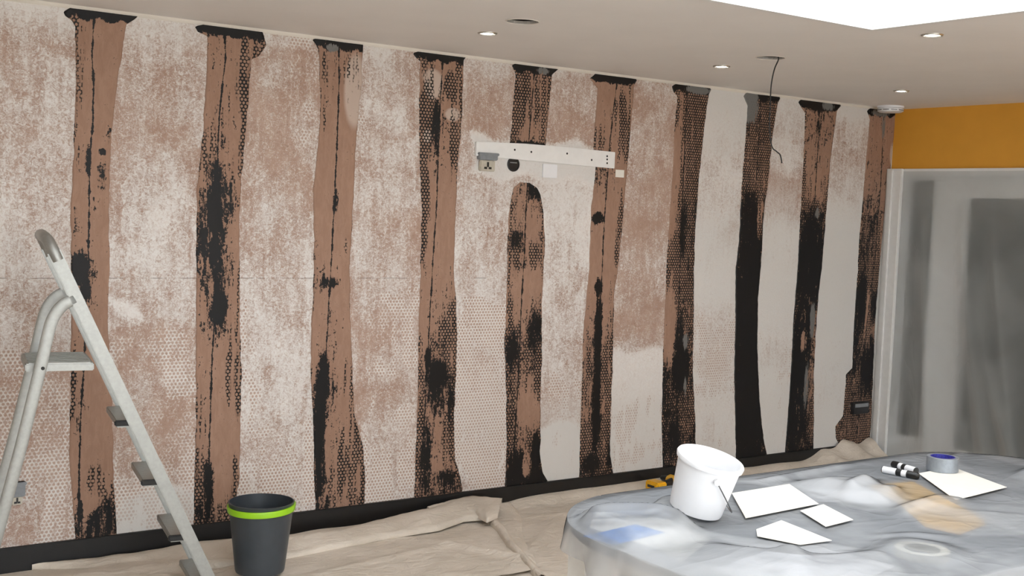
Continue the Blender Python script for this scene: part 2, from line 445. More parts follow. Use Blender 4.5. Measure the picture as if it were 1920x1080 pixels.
def wblot(px0, py0, px1, py1, val, arr, soft=.05, sm=None):
    A, B = wall(px0, py0), wall(px1, py1); x0, x1 = sorted((A[0], B[0])); z0, z1 = sorted((A[2], B[2]))
    wx = XX+.03*np.sin(ZZ*23+XX*3); wz = ZZ+.02*np.sin(XX*19+1)
    d = np.minimum(np.minimum(wx-x0, x1-wx), np.minimum(wz-z0, z1-wz))
    m = smooth1(d/soft+.5); arr += (val-arr)*m
for b in [(215,928,360,1000,.98),(888,255,1145,345,.9),(1012,800,1086,905,.98),(210,560,258,590,.95),(205,610,365,700,.3),
          (1147,660,1245,880,.93),(880,770,945,880,.98),(690,190,770,250,.6),(600,60,690,75,.8),(450,60,590,85,.7),(40,450,135,520,.6),
          (1160,350,1250,440,.2),(1170,200,1245,330,.28),(505,90,600,300,.28),(1015,140,1105,250,.3),(660,600,780,660,.35),
          (225,120,350,230,.35),(1310,600,1370,700,.62),(1425,640,1480,690,.72),(1350,410,1385,480,.75),(1560,640,1600,700,.8),
          (1320,290,1390,360,.68),(1440,240,1500,330,.62),(1560,230,1625,330,.5),(380,700,450,770,.55)]:
    wblot(*b, aw)
for b in [(215,928,360,1000,.9),(888,260,1145,340,.6),(1012,800,1086,905,.95),(1315,200,1385,290,.6),(1440,330,1490,480,.7)]:
    wblot(*b, asm)
for b in [(0,660,40,790,.95),(100,690,135,840,.8),(300,640,365,900,.8),(440,560,480,760,.6),(540,60,590,180,.7),(560,190,585,320,.6),
          (655,150,680,300,.6),(205,620,365,690,.75),(860,560,948,850,.9),(700,540,780,700,.65),(1310,610,1375,740,.7)]:
    wblot(*b, ah)
P = np.stack([XX, np.zeros_like(XX), ZZ], -1)
wl = grid_mesh('wall_left', P, 'wall', dict(white=aw, hexm=ah, smooth=asm))
struct(wl, 'long stripped wall of patchy white and pink plaster with dark strips', 'wall')
o = MB().box((X0W, .012, 0), (XC+.15, .16, H)).build('wall_backing', 'cream', wl)

# brown strips with black adhesive, each traced edge to edge
def I(pairs): return pairs
STRIPS = [
 dict(L=[(13,135),(22,119),(30,122),(38,134),(50,142),(150,143),(300,138),(400,133),(500,134),(700,134),(860,130),(950,138),(1010,142)],
      R=[(16,238),(28,261),(36,252),(46,236),(100,228),(150,220),(250,208),(400,203),(500,205),(600,201),(700,208),(800,211),(900,212),(960,216),(1008,219)],
      C=[(15,177),(100,172),(160,175),(240,173),(300,168),(480,165),(560,161),(680,157),(800,150),(930,147),(1000,148)],
      b='877 422 312 323 331 433 552 343 422 532 222 224 777', h='577 603 502 604 404 203 203 222 700 720 222 247 444'),
 dict(L=[(44,388),(50,366),(60,372),(68,390),(150,387),(250,381),(350,370),(450,369),(620,368),(800,368),(900,365),(985,364)],
      R=[(50,472),(60,492),(85,498),(105,486),(112,470),(200,464),(300,455),(400,448),(600,449),(700,452),(800,450),(900,448),(975,436)],
      C=[(48,420),(110,422),(200,412),(260,408),(450,405),(560,403),(650,398),(760,394),(900,390),(985,385)],
      b='888 434 342 542 473 763 573 472 332 422 522 623 764', h='876 337 347 647 344 112 115 226 227 607 602 707 767'),
 dict(L=[(70,600),(74,585),(82,592),(92,598),(200,602),(300,594),(350,588),(450,589),(550,588),(600,584),(700,583),(800,588),(900,590),(952,592)],
      R=[(76,676),(84,680),(100,678),(160,678),(200,672),(300,665),(400,660),(500,655),(600,656),(700,660),(780,664),(840,680),(900,684),(946,682)],
      C=[(72,634),(150,635),(250,632),(400,625),(500,620),(530,618),(620,613),(700,607),(800,600),(945,594)],
      b='888 433 321 221 212 422 522 342 342 551 543 633 744', h='446 544 602 203 003 205 204 405 303 306 326 467 556'),
 dict(L=[(94,790),(100,774),(107,779),(115,788),(200,786),(300,788),(400,791),(500,789),(600,786),(700,784),(800,782),(850,780),(928,777)],
      R=[(100,866),(106,874),(114,868),(200,866),(300,858),(400,853),(500,850),(550,853),(620,856),(700,854),(800,850),(860,852),(895,862),(912,866)],
      C=[(98,830),(240,822),(380,818),(470,812),(540,808),(650,802),(780,795),(922,786)],
      b='888 423 453 542 322 421 432 344 364 585 555 545 667', h='556 736 956 906 705 802 304 517 528 638 838 746 555'),
 dict(L=[(118,968),(123,960),(132,964),(142,967),(200,962),(276,956)], R=[(122,1038),(130,1046),(140,1034),(200,1028),(272,1022)],
      C=[(120,1002),(200,996),(275,989)], b='887 534 535 535 544 666', h='778 867 867 867 846 555'),
 dict(L=[(343,975),(352,963),(365,960),(400,955),(450,952),(500,951),(600,949),(640,946),(750,950),(850,950),(908,947)],
      R=[(343,992),(352,1006),(365,1013),(400,1018),(450,1020),(500,1019),(560,1015),(640,1015),(750,1013),(850,1012),(885,1016),(902,1026)],
      C=[(343,988),(400,985),(480,982),(560,977),(640,974),(720,970),(800,965),(905,960)],
      b='468 445 435 554 423 444 656 666 644 743 654 776 888', h='447 646 645 766 503 736 868 878 857 804 856 656 555'),
 dict(L=[(140,1115),(147,1106),(156,1112),(166,1120),(200,1118),(275,1113),(315,1117),(380,1110),(450,1107),(500,1105),(560,1100),(620,1094),(700,1092),(800,1089),(893,1086)],
      R=[(144,1184),(150,1194),(160,1188),(200,1185),(300,1176),(400,1168),(500,1158),(550,1151),(600,1149),(700,1147),(800,1143),(850,1143),(886,1149)],
      C=[(145,1157),(260,1143),(400,1133),(560,1125),(640,1122),(720,1118),(800,1113),(888,1108)],
      b='888 323 434 643 223 532 111 343 455 564 565 566 778', h='455 326 648 533 006 006 205 406 657 657 567 888 878'),
 dict(L=[(156,1268),(162,1260),(172,1263),(180,1270),(250,1265),(350,1260),(450,1253),(500,1250),(600,1246),(700,1243),(800,1241),(876,1243)],
      R=[(160,1326),(168,1333),(178,1328),(250,1318),(350,1308),(450,1302),(500,1300),(600,1300),(700,1298),(800,1303),(868,1304)],
      C=[(160,1288),(340,1280),(480,1275),(600,1270),(750,1268),(870,1266)],
      b='666 455 245 256 357 457 357 366 486 897 876 767 878', h='666 688 389 289 389 789 789 477 447 676 879 868 777'),
 dict(L=[(173,1400),(180,1394),(190,1398),(198,1402),(250,1399),(350,1391),(450,1386),(500,1380),(600,1379),(700,1377),(800,1379),(858,1380)],
      R=[(176,1456),(184,1462),(194,1457),(250,1448),(350,1438),(400,1431),(500,1426),(560,1420),(650,1419),(750,1423),(820,1430),(853,1437)],
      C=[(176,1426),(320,1418),(480,1408),(600,1400),(850,1405)],
      b='767 666 555 545 787 896 898 999 899 999 999 999 998', h='668 678 889 886 665 567 333 000 500 000 000 003 008'),
 dict(L=[(185,1503),(192,1497),(203,1503),(212,1510),(300,1507),(400,1501),(500,1496),(600,1488),(700,1483),(800,1476),(848,1472)],
      R=[(190,1568),(198,1576),(208,1568),(300,1556),(400,1548),(500,1540),(550,1534),(600,1530),(700,1525),(800,1525),(840,1524)],
      C=[(190,1537),(320,1530),(500,1518),(640,1508),(840,1498)],
      b='999 454 343 434 767 898 999 877 885 985 975 985 888', h='444 534 604 746 686 444 333 733 733 322 336 328 559'),
 dict(L=[(202,1632),(208,1626),(216,1629),(224,1631),(300,1624),(400,1616),(450,1611),(500,1609),(600,1602),(690,1598),(702,1587),(780,1581),(800,1566),(822,1568),(834,1574)],
      R=[(206,1676),(212,1682),(222,1678),(300,1670),(400,1657),(500,1648),(600,1640),(700,1636),(800,1632),(828,1629)],
      C=[(206,1657),(350,1650),(480,1640),(600,1625),(826,1605)],
      b='877 333 443 443 674 764 655 888 866 856 666 665 555', h='444 333 223 233 656 666 888 655 666 644 888 887 888'),
]
# single marks: strip, px, py, rx, ry, value, channel
MARKS = [
 (0,152,500,17,26,.95,'b'),(0,160,545,9,20,.8,'b'),(0,165,300,6,28,.8,'b'),(0,192,285,7,6,.9,'b'),(0,190,330,10,28,.6,'b'),(0,196,960,16,28,.85,'b'),
 (0,150,960,6,26,.85,'b'),(0,190,975,26,22,.75,'b'),(0,148,760,10,30,.55,'h'),(0,186,900,22,30,.75,'h'),(0,195,20,60,9,.95,'b'),
 (1,402,395,15,45,.98,'b'),(1,428,375,20,30,.62,'b'),(1,403,320,10,22,.85,'b'),(1,418,265,6,20,.5,'b'),(1,412,575,12,28,.98,'b'),(1,402,470,12,28,.82,'b'),
 (1,390,905,10,45,.85,'b'),(1,385,960,14,22,.8,'b'),(1,428,705,7,60,.85,'h'),(1,454,130,9,90,.9,'h'),(1,440,900,14,50,.75,'h'),(1,430,58,50,10,.9,'b'),
 (2,628,380,6,30,.75,'b'),(2,605,710,12,50,.85,'b'),(2,598,800,10,70,.98,'b'),(2,598,890,10,40,.85,'b'),(2,640,860,7,60,.9,'h'),(2,648,700,6,70,.6,'h'),
 (2,665,170,22,75,.95,'l'),(2,650,120,12,40,.6,'h'),(2,617,530,18,12,.75,'b'),(2,632,82,45,7,.95,'b'),(2,622,90,14,9,.8,'g'),
 (3,803,225,16,60,.9,'h'),(3,815,230,9,45,.9,'b'),(3,845,165,12,30,.95,'h'),(3,850,270,8,40,.9,'h'),(3,820,700,18,24,1.0,'b'),(3,802,670,7,20,.9,'b'),
 (3,800,140,30,14,.4,'l'),(3,812,160,18,30,.9,'l'),(3,848,215,16,14,.9,'l'),(3,800,255,9,16,.8,'l'),(3,797,860,10,60,.8,'b'),(3,845,760,6,60,.8,'b'),(3,796,360,7,50,.9,'h'),
 (3,822,103,48,6,.95,'b'),(3,835,895,20,14,.75,'b'),(3,830,640,22,60,.75,'h'),
 (4,1000,126,40,7,.95,'b'),(4,1018,133,14,8,.8,'g'),(4,990,271,30,5,.95,'b'),
 (5,1003,360,12,14,.9,'b'),(5,1003,620,14,40,.85,'b'),(5,960,655,12,35,.9,'b'),(5,968,880,16,30,.98,'b'),(5,1005,850,9,45,.9,'b'),(5,985,530,25,22,.05,'b'),(5,1000,415,16,18,.0,'b'),
 (5,1005,895,18,14,1.,'b'),(5,968,450,14,22,.75,'b'),(5,990,760,16,28,.1,'b'),(5,958,800,7,90,.85,'h'),(5,985,870,7,22,.1,'b'),
 (6,1150,148,42,7,.95,'b'),(6,1120,410,12,12,1.,'b'),(6,1122,535,7,20,.98,'b'),(6,1120,620,7,70,.9,'b'),(6,1118,760,8,90,.95,'b'),(6,1105,870,18,18,.9,'b'),
 (6,1165,210,20,40,.75,'h'),(6,1163,405,6,45,.95,'h'),(6,1155,480,4,18,.9,'h'),(6,1140,720,12,50,.1,'b'),(6,1130,470,25,50,.0,'b'),(6,1143,850,6,30,.9,'b'),
 (7,1308,169,26,9,.95,'g'),(7,1260,300,8,80,.0,'b'),(7,1260,380,6,60,.05,'h'),(7,1275,690,14,40,1.,'b'),(7,1284,640,6,22,.7,'g'),(7,1284,725,4,20,.7,'g'),
 (7,1256,620,8,70,.1,'b'),(7,1255,620,8,70,.1,'h'),(7,1262,820,14,30,.9,'b'),(7,1280,430,7,60,.85,'b'),
 (8,1408,200,14,36,.95,'g'),(8,1405,180,14,9,.95,'g'),(8,1415,330,16,14,.25,'b'),(8,1408,590,14,200,1.,'b'),(8,1400,420,16,70,.9,'b'),(8,1424,400,5,40,.2,'b'),
 (9,1552,199,14,10,.8,'g'),(9,1535,195,32,12,1.,'b'),(9,1520,460,16,70,.95,'b'),(9,1522,600,5,40,.85,'g'),(9,1510,720,5,50,.7,'g'),(9,1495,680,14,60,.95,'b'),(9,1532,400,5,12,.8,'g'),
 (9,1505,640,5,20,.1,'b'),
 (10,1650,212,20,8,.8,'g'),(10,1655,240,4,28,.7,'g'),(10,1672,290,5,24,.95,'l'),(10,1615,560,10,60,.95,'b'),(10,1625,690,14,50,.9,'b'),(10,1608,760,20,10,.75,'g'),
 (10,1626,590,4,60,.15,'b'),(10,1590,800,22,26,.75,'h'),
]
strip_objs = []
for si, S in enumerate(STRIPS):
    def edge(pts):
        q = np.array([wall(x, y) for y, x in pts]); i = np.argsort(q[:, 2]); return q[i, 2], q[i, 0]
    lz, lx = edge(S['L']); rz, rx = edge(S['R']); cz, cx = edge(S['C'])
    zt = max(lz[-1], rz[-1]); zt = H-.002 if zt > 2.3 else zt
    zb = min(lz[0], rz[0]); zb = ZSK-.004 if zb < .3 else zb
    nr = int((zt-zb)/.0065)+2; nc = 26
    z = np.linspace(zb, zt, nr)
    jit = lambda sd: np.array([mnoise.noise(Vector((sd, q*14, 3)))*.005+mnoise.noise(Vector((sd, q*55, 9)))*.0018 for q in z])
    L = np.interp(z, lz, lx)+jit(si*3.1); Rr = np.interp(z, rz, rx)+jit(si*3.1+40)
    if zt > 2.4:                                   # rounded head against the ceiling
        pass
    t = np.linspace(0, 1, nc)
    X = L[:, None]*(1-t)+Rr[:, None]*t; Z = np.repeat(z[:, None], nc, 1)
    th = .005
    Y = np.full_like(X, -th)+.0012*np.array([[mnoise.noise(Vector((X[i, j]*9, Z[i, j]*9, si))) for j in range(nc)] for i in range(nr)])
    # turned-back edges
    X = np.concatenate([X[:, :1]-.002, X, X[:, -1:]+.002], 1); Z = np.concatenate([Z[:, :1], Z, Z[:, -1:]], 1)
    Y = np.concatenate([np.full((nr, 1), .001), Y, np.full((nr, 1), .001)], 1)
    X = np.concatenate([X[:1], X, X[-1:]], 0); Z = np.concatenate([Z[:1], Z, Z[-1:]], 0); Y = np.concatenate([Y[:1]*0+.001, Y, Y[-1:]*0+.001], 0)
    T = (X-np.interp(Z, z, L))/np.maximum(np.interp(Z, z, Rr-L), .01)
    def field(key):
        tab = np.array(digits(S[key])); n = len(tab)
        if zt > 2.4: tab[0] = tab[1]
        r = np.clip((zt-Z)/(zt-zb)*(n-1), 0, n-1.001); ri = r.astype(int); rf = smooth1(r-ri)
        c = np.clip(T*2, 0, 1.999); ci = c.astype(int); cf = smooth1(c-ci)
        g = lambda a, b: tab[a, b]
        return (g(ri, ci)*(1-cf)+g(ri, ci+1)*cf)*(1-rf)+(g(ri+1, ci)*(1-cf)+g(ri+1, ci+1)*cf)*rf
    ch = dict(b=field('b'), h=field('h'), l=np.zeros_like(X), g=np.zeros_like(X))
    ch['b'] = .02+ch['b']*.80+(.03 if si >= 7 else 0)
    if zt > 2.4:                                   # black smear where the strip meets the ceiling
        hd = H-Z-.022*np.abs(np.sin(X*31+si)); m = smooth1((.050-hd)/.03); ch['b'] += (.92-ch['b'])*m
    for (sj, px, py, rxp, ryp, val, k) in MARKS:
        if sj != si: continue
        A = wall(px, py); B = wall(px+rxp, py); Cc = wall(px, py+ryp)
        ex, ez = abs(B[0]-A[0]), abs(Cc[2]-A[2])
        d = np.sqrt(((X-A[0])/ex)**2+((Z-A[2])/ez)**2); m = smooth1((1.5-d)/1.15)
        ch[k] += (val-ch[k])*m
    crk = X-np.interp(Z, cz, cx)
    o = grid_mesh('plaster_strip', np.stack([X, Y, Z], -1)[:, ::1], 'strip', dict(blk=ch['b'], hexm=ch['h'], light=ch['l'], grey=ch['g'], crk=crk), wl)
    strip_objs.append(o)

# skirting
o = MB().box((X0W, -.018, 0), (XC-.1, .004, ZSK)).build('baseboard_left', 'black', bevel=.003)
struct(o, 'black skirting board along the foot of the striped wall', 'skirting')
# caulk bead between wall and ceiling
o = MB().prism([(0,0),(-.016,0),(-.012,-.006),(-.006,-.012),(0,-.016)], X0W, XC, lambda a, b, h: (h, a, H+b)).build('trim_1', 'cream')
struct(o, 'narrow cream bead between the striped wall and ceiling', 'trim')

# floor
o = MB().box((-3.2, -7.4, -.12), (XC+.2, .12, -.006)).build('floor', 'floor')
struct(o, 'timber floor hidden under the dust sheets', 'floor')

# ceiling with holes for skylight, old fittings and lamps
HOLES = [(2.969, -1.146, .068), (4.457, -1.178, .068)]
LAMPS = [(3.056, -.747), (4.548, -.748), (6.016, -.778), (4.34, -2.194+.30)]
LAMPS[3] = tuple(ceil_pt(1748, 65)[:2])
bm = bmesh.new()
def loop(pts):
    v = [bm.verts.new(p) for p in pts]
    for i in range(len(v)): bm.edges.new((v[i], v[(i+1) % len(v)]))
loop([(-3.2,-7.4,H),(XC+.2,-7.4,H),(XC+.2,.12,H),(-3.2,.12,H)])
loop([(SKX0,SKY0,H),(SKX0,SKY1,H),(SKX1,SKY1,H),(SKX1,SKY0,H)])
for hx, hy, hr in HOLES+[(a, b, .034) for a, b in LAMPS]:
    loop([(hx+hr*math.cos(2*math.pi*k/28), hy+hr*math.sin(2*math.pi*k/28), H) for k in range(28)])
bmesh.ops.triangle_fill(bm, edges=bm.edges[:], use_beauty=True, use_dissolve=False)
me = bpy.data.meshes.new('ceiling'); bm.to_mesh(me); bm.free(); me.materials.append(MT['ceiling'])
o = bpy.data.objects.new('ceiling', me); COL.objects.link(o)
struct(o, 'smooth grey-white plastered ceiling with round openings', 'ceiling')
ceiling = o
for hx, hy, hr in HOLES:      # opening with liner and void above, their shade put into the colour
    c = MB().lathe([(hr, H), (hr, H+.013), (hr+.01, H+.013), (hr+.01, H+.10)], 28, (hx, hy, 0)).disc(hr+.01, H+.10, 28, (hx, hy, 0)).build('ceiling_opening', 'holeshade', ceiling)
    MB().lathe([(hr+.006, H-.0005), (hr+.004, H-.003), (hr, H-.002), (hr, H+.012)], 28, (hx, hy, 0)).build('cut_edge', 'cream', ceiling)

# skylight: upstand, trim and glazing
sk = MB()
hgt = .10
for (x0, y0, x1, y1) in ((SKX0-.05,SKY0-.05,SKX1+.05,SKY0),(SKX0-.05,SKY1,SKX1+.05,SKY1+.05),(SKX0-.05,SKY0,SKX0,SKY1),(SKX1,SKY0,SKX1+.05,SKY1)):
    sk.box((x0, y0, H+.002), (x1, y1, H+hgt))
sko = sk.build('window_1', 'gloss'); struct(sko, 'bright square rooflight with white upstand over the table', 'skylight')
e = .028
tr = MB()
for (x0, y0, x1, y1) in ((SKX0-e,SKY0-e,SKX1+e,SKY0),(SKX0-e,SKY1,SKX1+e,SKY1+e),(SKX0-e,SKY0,SKX0,SKY1),(SKX1,SKY0,SKX1+e,SKY1)):
    tr.box((x0, y0, H-.010), (x1, y1, H+.001))
tr.build('window_trim', 'gloss', sko)
MB().box((SKX0-.04, SKY0-.04, H+hgt), (SKX1+.04, SKY1+.04, H+hgt+.006)).build('window_pane', 'roofglass', sko)

# yellow wall with the sheeted door
DY0, DY1, DH = -.012, -2.60, 2.0375
wr = MB(); wr.box((XC, -7.4, DH), (XC+.2, .0, H)); wr.box((XC, -7.4, 0), (XC+.2, DY1, DH))
wro = wr.build('wall_right', 'yellow'); struct(wro, 'ochre yellow end wall above and beside the sheeted doorway', 'wall')
fr = MB()
fr.box((XC-.055, -.125, 0), (XC+.2, .0, DH)); 
fro = MB().box((XC-.030, DY1, DH-.048), (XC+.2, -.125, DH)).box((XC-.03, DY1, 0), (XC+.2, DY1+.06, DH-.048)).build('door_1', 'gloss', bevel=.004)
struct(fro, 'white glazed door and side light in a white frame, sheeted over', 'door')
fr.build('jamb', 'gloss', fro, bevel=.004)
MB().box((XC-.070, -.062, 0), (XC-.055, -.02, DH-.01)).build('architrave_bead', 'gloss', fro, bevel=.004)
# the door leaf and side light behind the sheet
XD = XC+.07
def dpt(px, py): return on(0, XD, px, py)
yA, yB, yC = dpt(1694, 500)[1], dpt(1744, 500)[1], dpt(1806, 500)[1]
zA, zC = dpt(1715, 338)[2], dpt(1850, 372)[2]
dr = MB()
dr.box((XD-.01, yA, 0), (XD+.05, -.125, DH-.05)); dr.box((XD-.02, yC, 0), (XD+.05, yB, DH-.05))
dr.box((XD-.01, yB, zA), (XD+.05, yA, DH-.05)); dr.box((XD-.01, yB, 0), (XD+.05, yA, .18))
dr.box((XD-.02, DY1+.06, zC), (XD+.05, yC, DH-.05)); dr.box((XD-.02, DY1+.06, 0), (XD+.05, yC, .16)); dr.box((XD-.02, -1.75, .16), (XD+.05, -1.62, zC))
dr.build('door_leaf', 'gloss', fro, bevel=.004)
MB().box((XD+.01, yB, .18), (XD+.02, yA, zA)).build('side_light_pane', 'pane', fro)
MB().box((XD+.01, -1.62, .16), (XD+.02, yC, zC)).build('door_pane', 'pane', fro)
MB().box((XD+.01, DY1+.06, .16), (XD+.02, -1.75, zC)).build('door_pane', 'pane', fro)

# polythene hung over the doorway
nu, nv = 300, 130
U, V = np.meshgrid(np.linspace(0, 1, nu), np.linspace(0, 1, nv))
yy = -.128-(2.38)*U; zz = DH-.018-(DH-.05)*V
xx = XC-.034-np.zeros_like(U)
amp = smooth1(V*1.6)
fold_streak = np.zeros_like(U)
xx -= amp*.010*(.5+.5*np.sin(yy*13+V*2.2+1.4*np.sin(yy*3.1)))
for (u1, v1, u2, v2, a, w) in ((.075,.02,.15,.95,.05,.020),(.20,.05,.33,.98,.085,.020),(.22,.0,.24,.9,.04,.02),(.29,.02,.41,.92,.06,.018),(.10,.30,.13,1.0,.04,.012),(.30,.5,.40,.9,.05,.02),(.26,.35,.45,1.1,.05,.016)):
    uu = u1+(u2-u1)*((V-v1)/(v2-v1))**1.5*np.sign(1) if False else u1+(u2-u1)*np.clip((V-v1)/(v2-v1), 0, 1.2)**1.35
    xx -= a*.15*np.exp(-((U-uu)/(w*1.3))**2)*smooth1((V-v1)*3)
    fold_streak += .75*np.exp(-((U-uu)/(w*.45))**2)*smooth1((V-v1)*3)  # bunched film is milkier; the folds' light streaks are painted in with it
cur = grid_mesh('polythene_curtain', np.stack([xx, yy, zz], -1), 'curtain', dict(double_or_streak=np.clip(fold_streak, 0, 1)))
tag(cur, 'milky polythene sheet hanging in folds over the glazed door', 'plastic sheet')

# remaining walls and patio glazing behind the camera
PX0, PX1, PZ = -2.0, 5.4, 2.3
wb = MB(); wb.box((-3.2,-7.4,0),(PX0,-7.25,H)).box((PX1,-7.4,0),(XC,-7.25,H)).box((PX0,-7.4,PZ),(PX1,-7.25,H))
wbo = wb.build('wall_back', 'cream'); struct(wbo, 'cream wall with wide patio opening', 'wall')
ws = MB().box((-3.2,-7.25,0),(-3.05,.0,H)).build('wall_side', 'cream'); struct(ws, 'plain cream side wall away from the yellow wall', 'wall')
wn = MB().box((-3.05, 0, 0), (X0W, .16, H)).build('wall_return', 'cream'); struct(wn, 'plain cream stretch of wall beyond the stripped plaster', 'wall')
pf = MB()
PW = (PX1-PX0-.07)/3
for k in range(4): pf.box((PX0+k*PW, -7.36, 0), (PX0+k*PW+.07, -7.28, PZ))
pf.box((PX0,-7.36,PZ-.07),(PX1,-7.28,PZ)); pf.box((PX0,-7.36,0),(PX1,-7.28,.06))
pfo = pf.build('window_2', 'gloss'); struct(pfo, 'wide white patio glazing', 'window')
for k in range(3): MB().box((PX0+k*PW+.07, -7.325, .06), (PX0+(k+1)*PW, -7.318, PZ-.07)).build('pane', 'glass', pfo)
pt = MB().box((-12, -20, -.3), (14, -7.4, -.12)).build('patio_ground', 'cream'); struct(pt, 'pale paved patio outside the glazing', 'ground')

# ------------------------------------------------------------------ ceiling fittings
def lamp_label(i):
    return ['lit round downlight beside the empty ceiling opening', 'lit round downlight beside the ceiling hole with dangling wire',
            'lit round downlight over the corner near the yellow wall', 'lit round downlight beside the corner of the rooflight'][i]
d0 = thing('downlight', (LAMPS[0][0], LAMPS[0][1], H), lamp_label(0), 'downlight', 'lit ceiling downlights')
MB().lathe([(.033,.012),(.033,-.002),(.036,-.006),(.043,-.006),(.046,-.001),(.046,.0)], 32).build('trim_ring', 'chrome', d0, smooth=True)
MB().lathe([(.033,.0),(.022,-.004),(.010,-.0055)], 32).disc(.010,-.0055,32,flip=True).build('lens', 'lamp', d0, smooth=True)
MB().lathe([(.033,.001),(.033,.05)], 32).disc(.033,.05,32).build('can', 'chrome', d0)
for i in range(1, 4):
    c = copy_tree(d0); c.location = (LAMPS[i][0], LAMPS[i][1], H); c['label'] = lamp_label(i)

# hanging wire
cp = [(1460,109),(1452,130),(1446,160),(1444,200),(1443,240),(1447,274),(1456,284),(1463,291),(1466,306)]
hx, hy, hr = HOLES[1]
pts = [Vector((hx+.02, hy, H+.06)), Vector((hx+.02, hy, H+.02))]+[Vector(wall(x, y, hy)) for x, y in cp]
def catmull(p, n=6):
    out = []
    for i in range(len(p)-1):
        a, b, c, d = p[max(i-1,0)], p[i], p[i+1], p[min(i+2,len(p)-1)]
        for k in range(n):
            t = k/n; out.append(.5*((2*b)+(c-a)*t+(2*a-5*b+4*c-d)*t*t+(3*b-a-3*c+d)*t**3))
    return out+[p[-1]]
o = MB().tube(catmull(pts), .0032, 8).build('hanging_cable', 'toolblack', smooth=True)
tag(o, 'thin black wire dangling from the round hole in the ceiling', 'cable')

# smoke alarm
sx, sy, _ = ceil_pt(1670, 199)
sa = thing('smoke_alarm', (sx, min(sy, -.10), H), 'round white smoke alarm on the ceiling at the corner', 'smoke alarm')
MB().lathe([(.088,0),(.088,-.014),(.080,-.016)], 40).build('base', 'wplastic', sa, smooth=True)
MB().lathe([(.080,-.016),(.080,-.019),(.086,-.021),(.084,-.036),(.072,-.043),(.03,-.046)], 40).disc(.03,-.046,40,flip=True).build('cover', 'wplastic', sa, smooth=True)
for k in range(10):
    a = 2*math.pi*k/10
    MB().box((-.02,.0825,-.031),(.02,.0862,-.027), Matrix.Rotation(a, 4, 'Z')).build('slot', 'ink', sa)

# ------------------------------------------------------------------ things on the wall
def rect_on_wall(px0, py0, px1, py1):
    A, B = wall(px0, py0), wall(px1, py1); return min(A[0],B[0]), max(A[0],B[0]), min(A[2],B[2]), max(A[2],B[2])
# TV mounting rail
A = wall(890, 281); B = wall(1150, 298)
rl = thing('mounting_batten', ((A[0]+B[0])/2, 0, (A[2]+B[2])/2), 'white painted batten with screw holes fixed across the strips', 'batten')
cxm, czm = (A[0]+B[0])/2, (A[2]+B[2])/2
L_ = B[0]-A[0]; hh = .052
MB().prism([(-L_/2,-hh+.018),(-L_/2,hh-.012),(-L_/6,hh-.002),(L_/6,hh-.004),(L_/2,hh-.010),(L_/2,-hh),(L_/8,-hh+.006),(-L_/4,-hh+.014)], -.016, -.0, lambda a, b, h: (a, h, b)).build('board', 'gloss', rl, bevel=.002)
for px, py in ((962,281),(993,285),(1060,288),(1106,300),(1135,293),(1135,299),(1135,306)):
    q = wall(px, py); mm = Matrix.Rotation(math.pi/2, 4, 'X')
    MB().disc(.006, 0, 12, (q[0]-cxm, -.0165, q[2]-czm), mm).disc(.006, .0, 12, (q[0]-cxm, -.0155, q[2]-czm), mm, True).build('screw_hole', 'ink', rl)
# small plate and label
x0,x1,z0,z1 = rect_on_wall(1017,307,1043,334)
o = MB().box((x0,-.008,z0),(x1,-.0,z1)).build('blanking_plate', 'wplastic', bevel=.002, origin=((x0+x1)/2,0,z0)); tag(o, 'flat white square plate on the wall below the batten', 'plate')
x0,x1,z0,z1 = rect_on_wall(1153,318,1168,333)
o = MB().box((x0,-.009,z0),(x1,-.0055,z1)).build('paper_note', 'paper', origin=((x0+x1)/2,0,z0)); tag(o, 'small blank pale paper square stuck on a brown strip', 'paper')

# switched fused box with tape flap
def wall_box(px0, py0, px1, py1, flap, label):
    x0,x1,z0,z1 = rect_on_wall(px0,py0,px1,py1); xm = (x0+x1)/2
    t = thing('wall_socket', (xm, 0, z0), label, 'socket')
    w, h = (x1-x0)/2, z1-z0
    b = MB().box((-w,-.022,0),(w,0,h)).build('face_plate', 'socket', t, bevel=.004)
    fz0, fz1, fw_ = flap
    MB().prism([(-.022,-.001),(-.060,fz0),(-.058,fz0+.014),(-.025,fz1),(-.001,fz1+.01)], -fw_, fw_, lambda a, bb, hh_: (hh_, a, bb)).build('tape_flap', 'greytape', t, bevel=.001) if False else None
    MB().box((-fw_,-.030,fz0),(fw_,-.001,fz1)).build('tape_flap', 'greytape', t, bevel=.004)
    MB().box((-fw_-.004,-.036,fz1-.014),(fw_+.004,-.001,fz1)).build('tape_edge', 'greytape', t, bevel=.003)
    for sx_, sz_, ww, hh_ in ((0,.62,.006,.013),(-.3,.30,.009,.006),(.3,.30,.009,.006)):
        k_ = min(1, h/.055); MB().box((sx_*w-ww*k_,-.0232,sz_*h-hh_*k_),(sx_*w+ww*k_,-.021,sz_*h+hh_*k_)).build('pin_hole', 'ink', t)
    return t
wall_box(897,300,924,322, (.060,.098,.060), 'wall socket under a grey taped flap beside the batten')
wall_box(20,930,40,944, (.036,.100,.032), 'low wall socket with grey taped cover behind the ladder')
# socket box in the last strip
q = wall(1609, 762)
t = thing('back_box', (q[0], 0, q[2]-.05), 'grey taped socket box low in the strip by the corner', 'socket')
MB().box((-.085,-.03,.0),(.085,0,.085)).build('box', 'toolblack', t, bevel=.005)
MB().box((-.07,-.034,.05),(.07,-.028,.075)).build('tape_edge', 'greytape', t, bevel=.002)
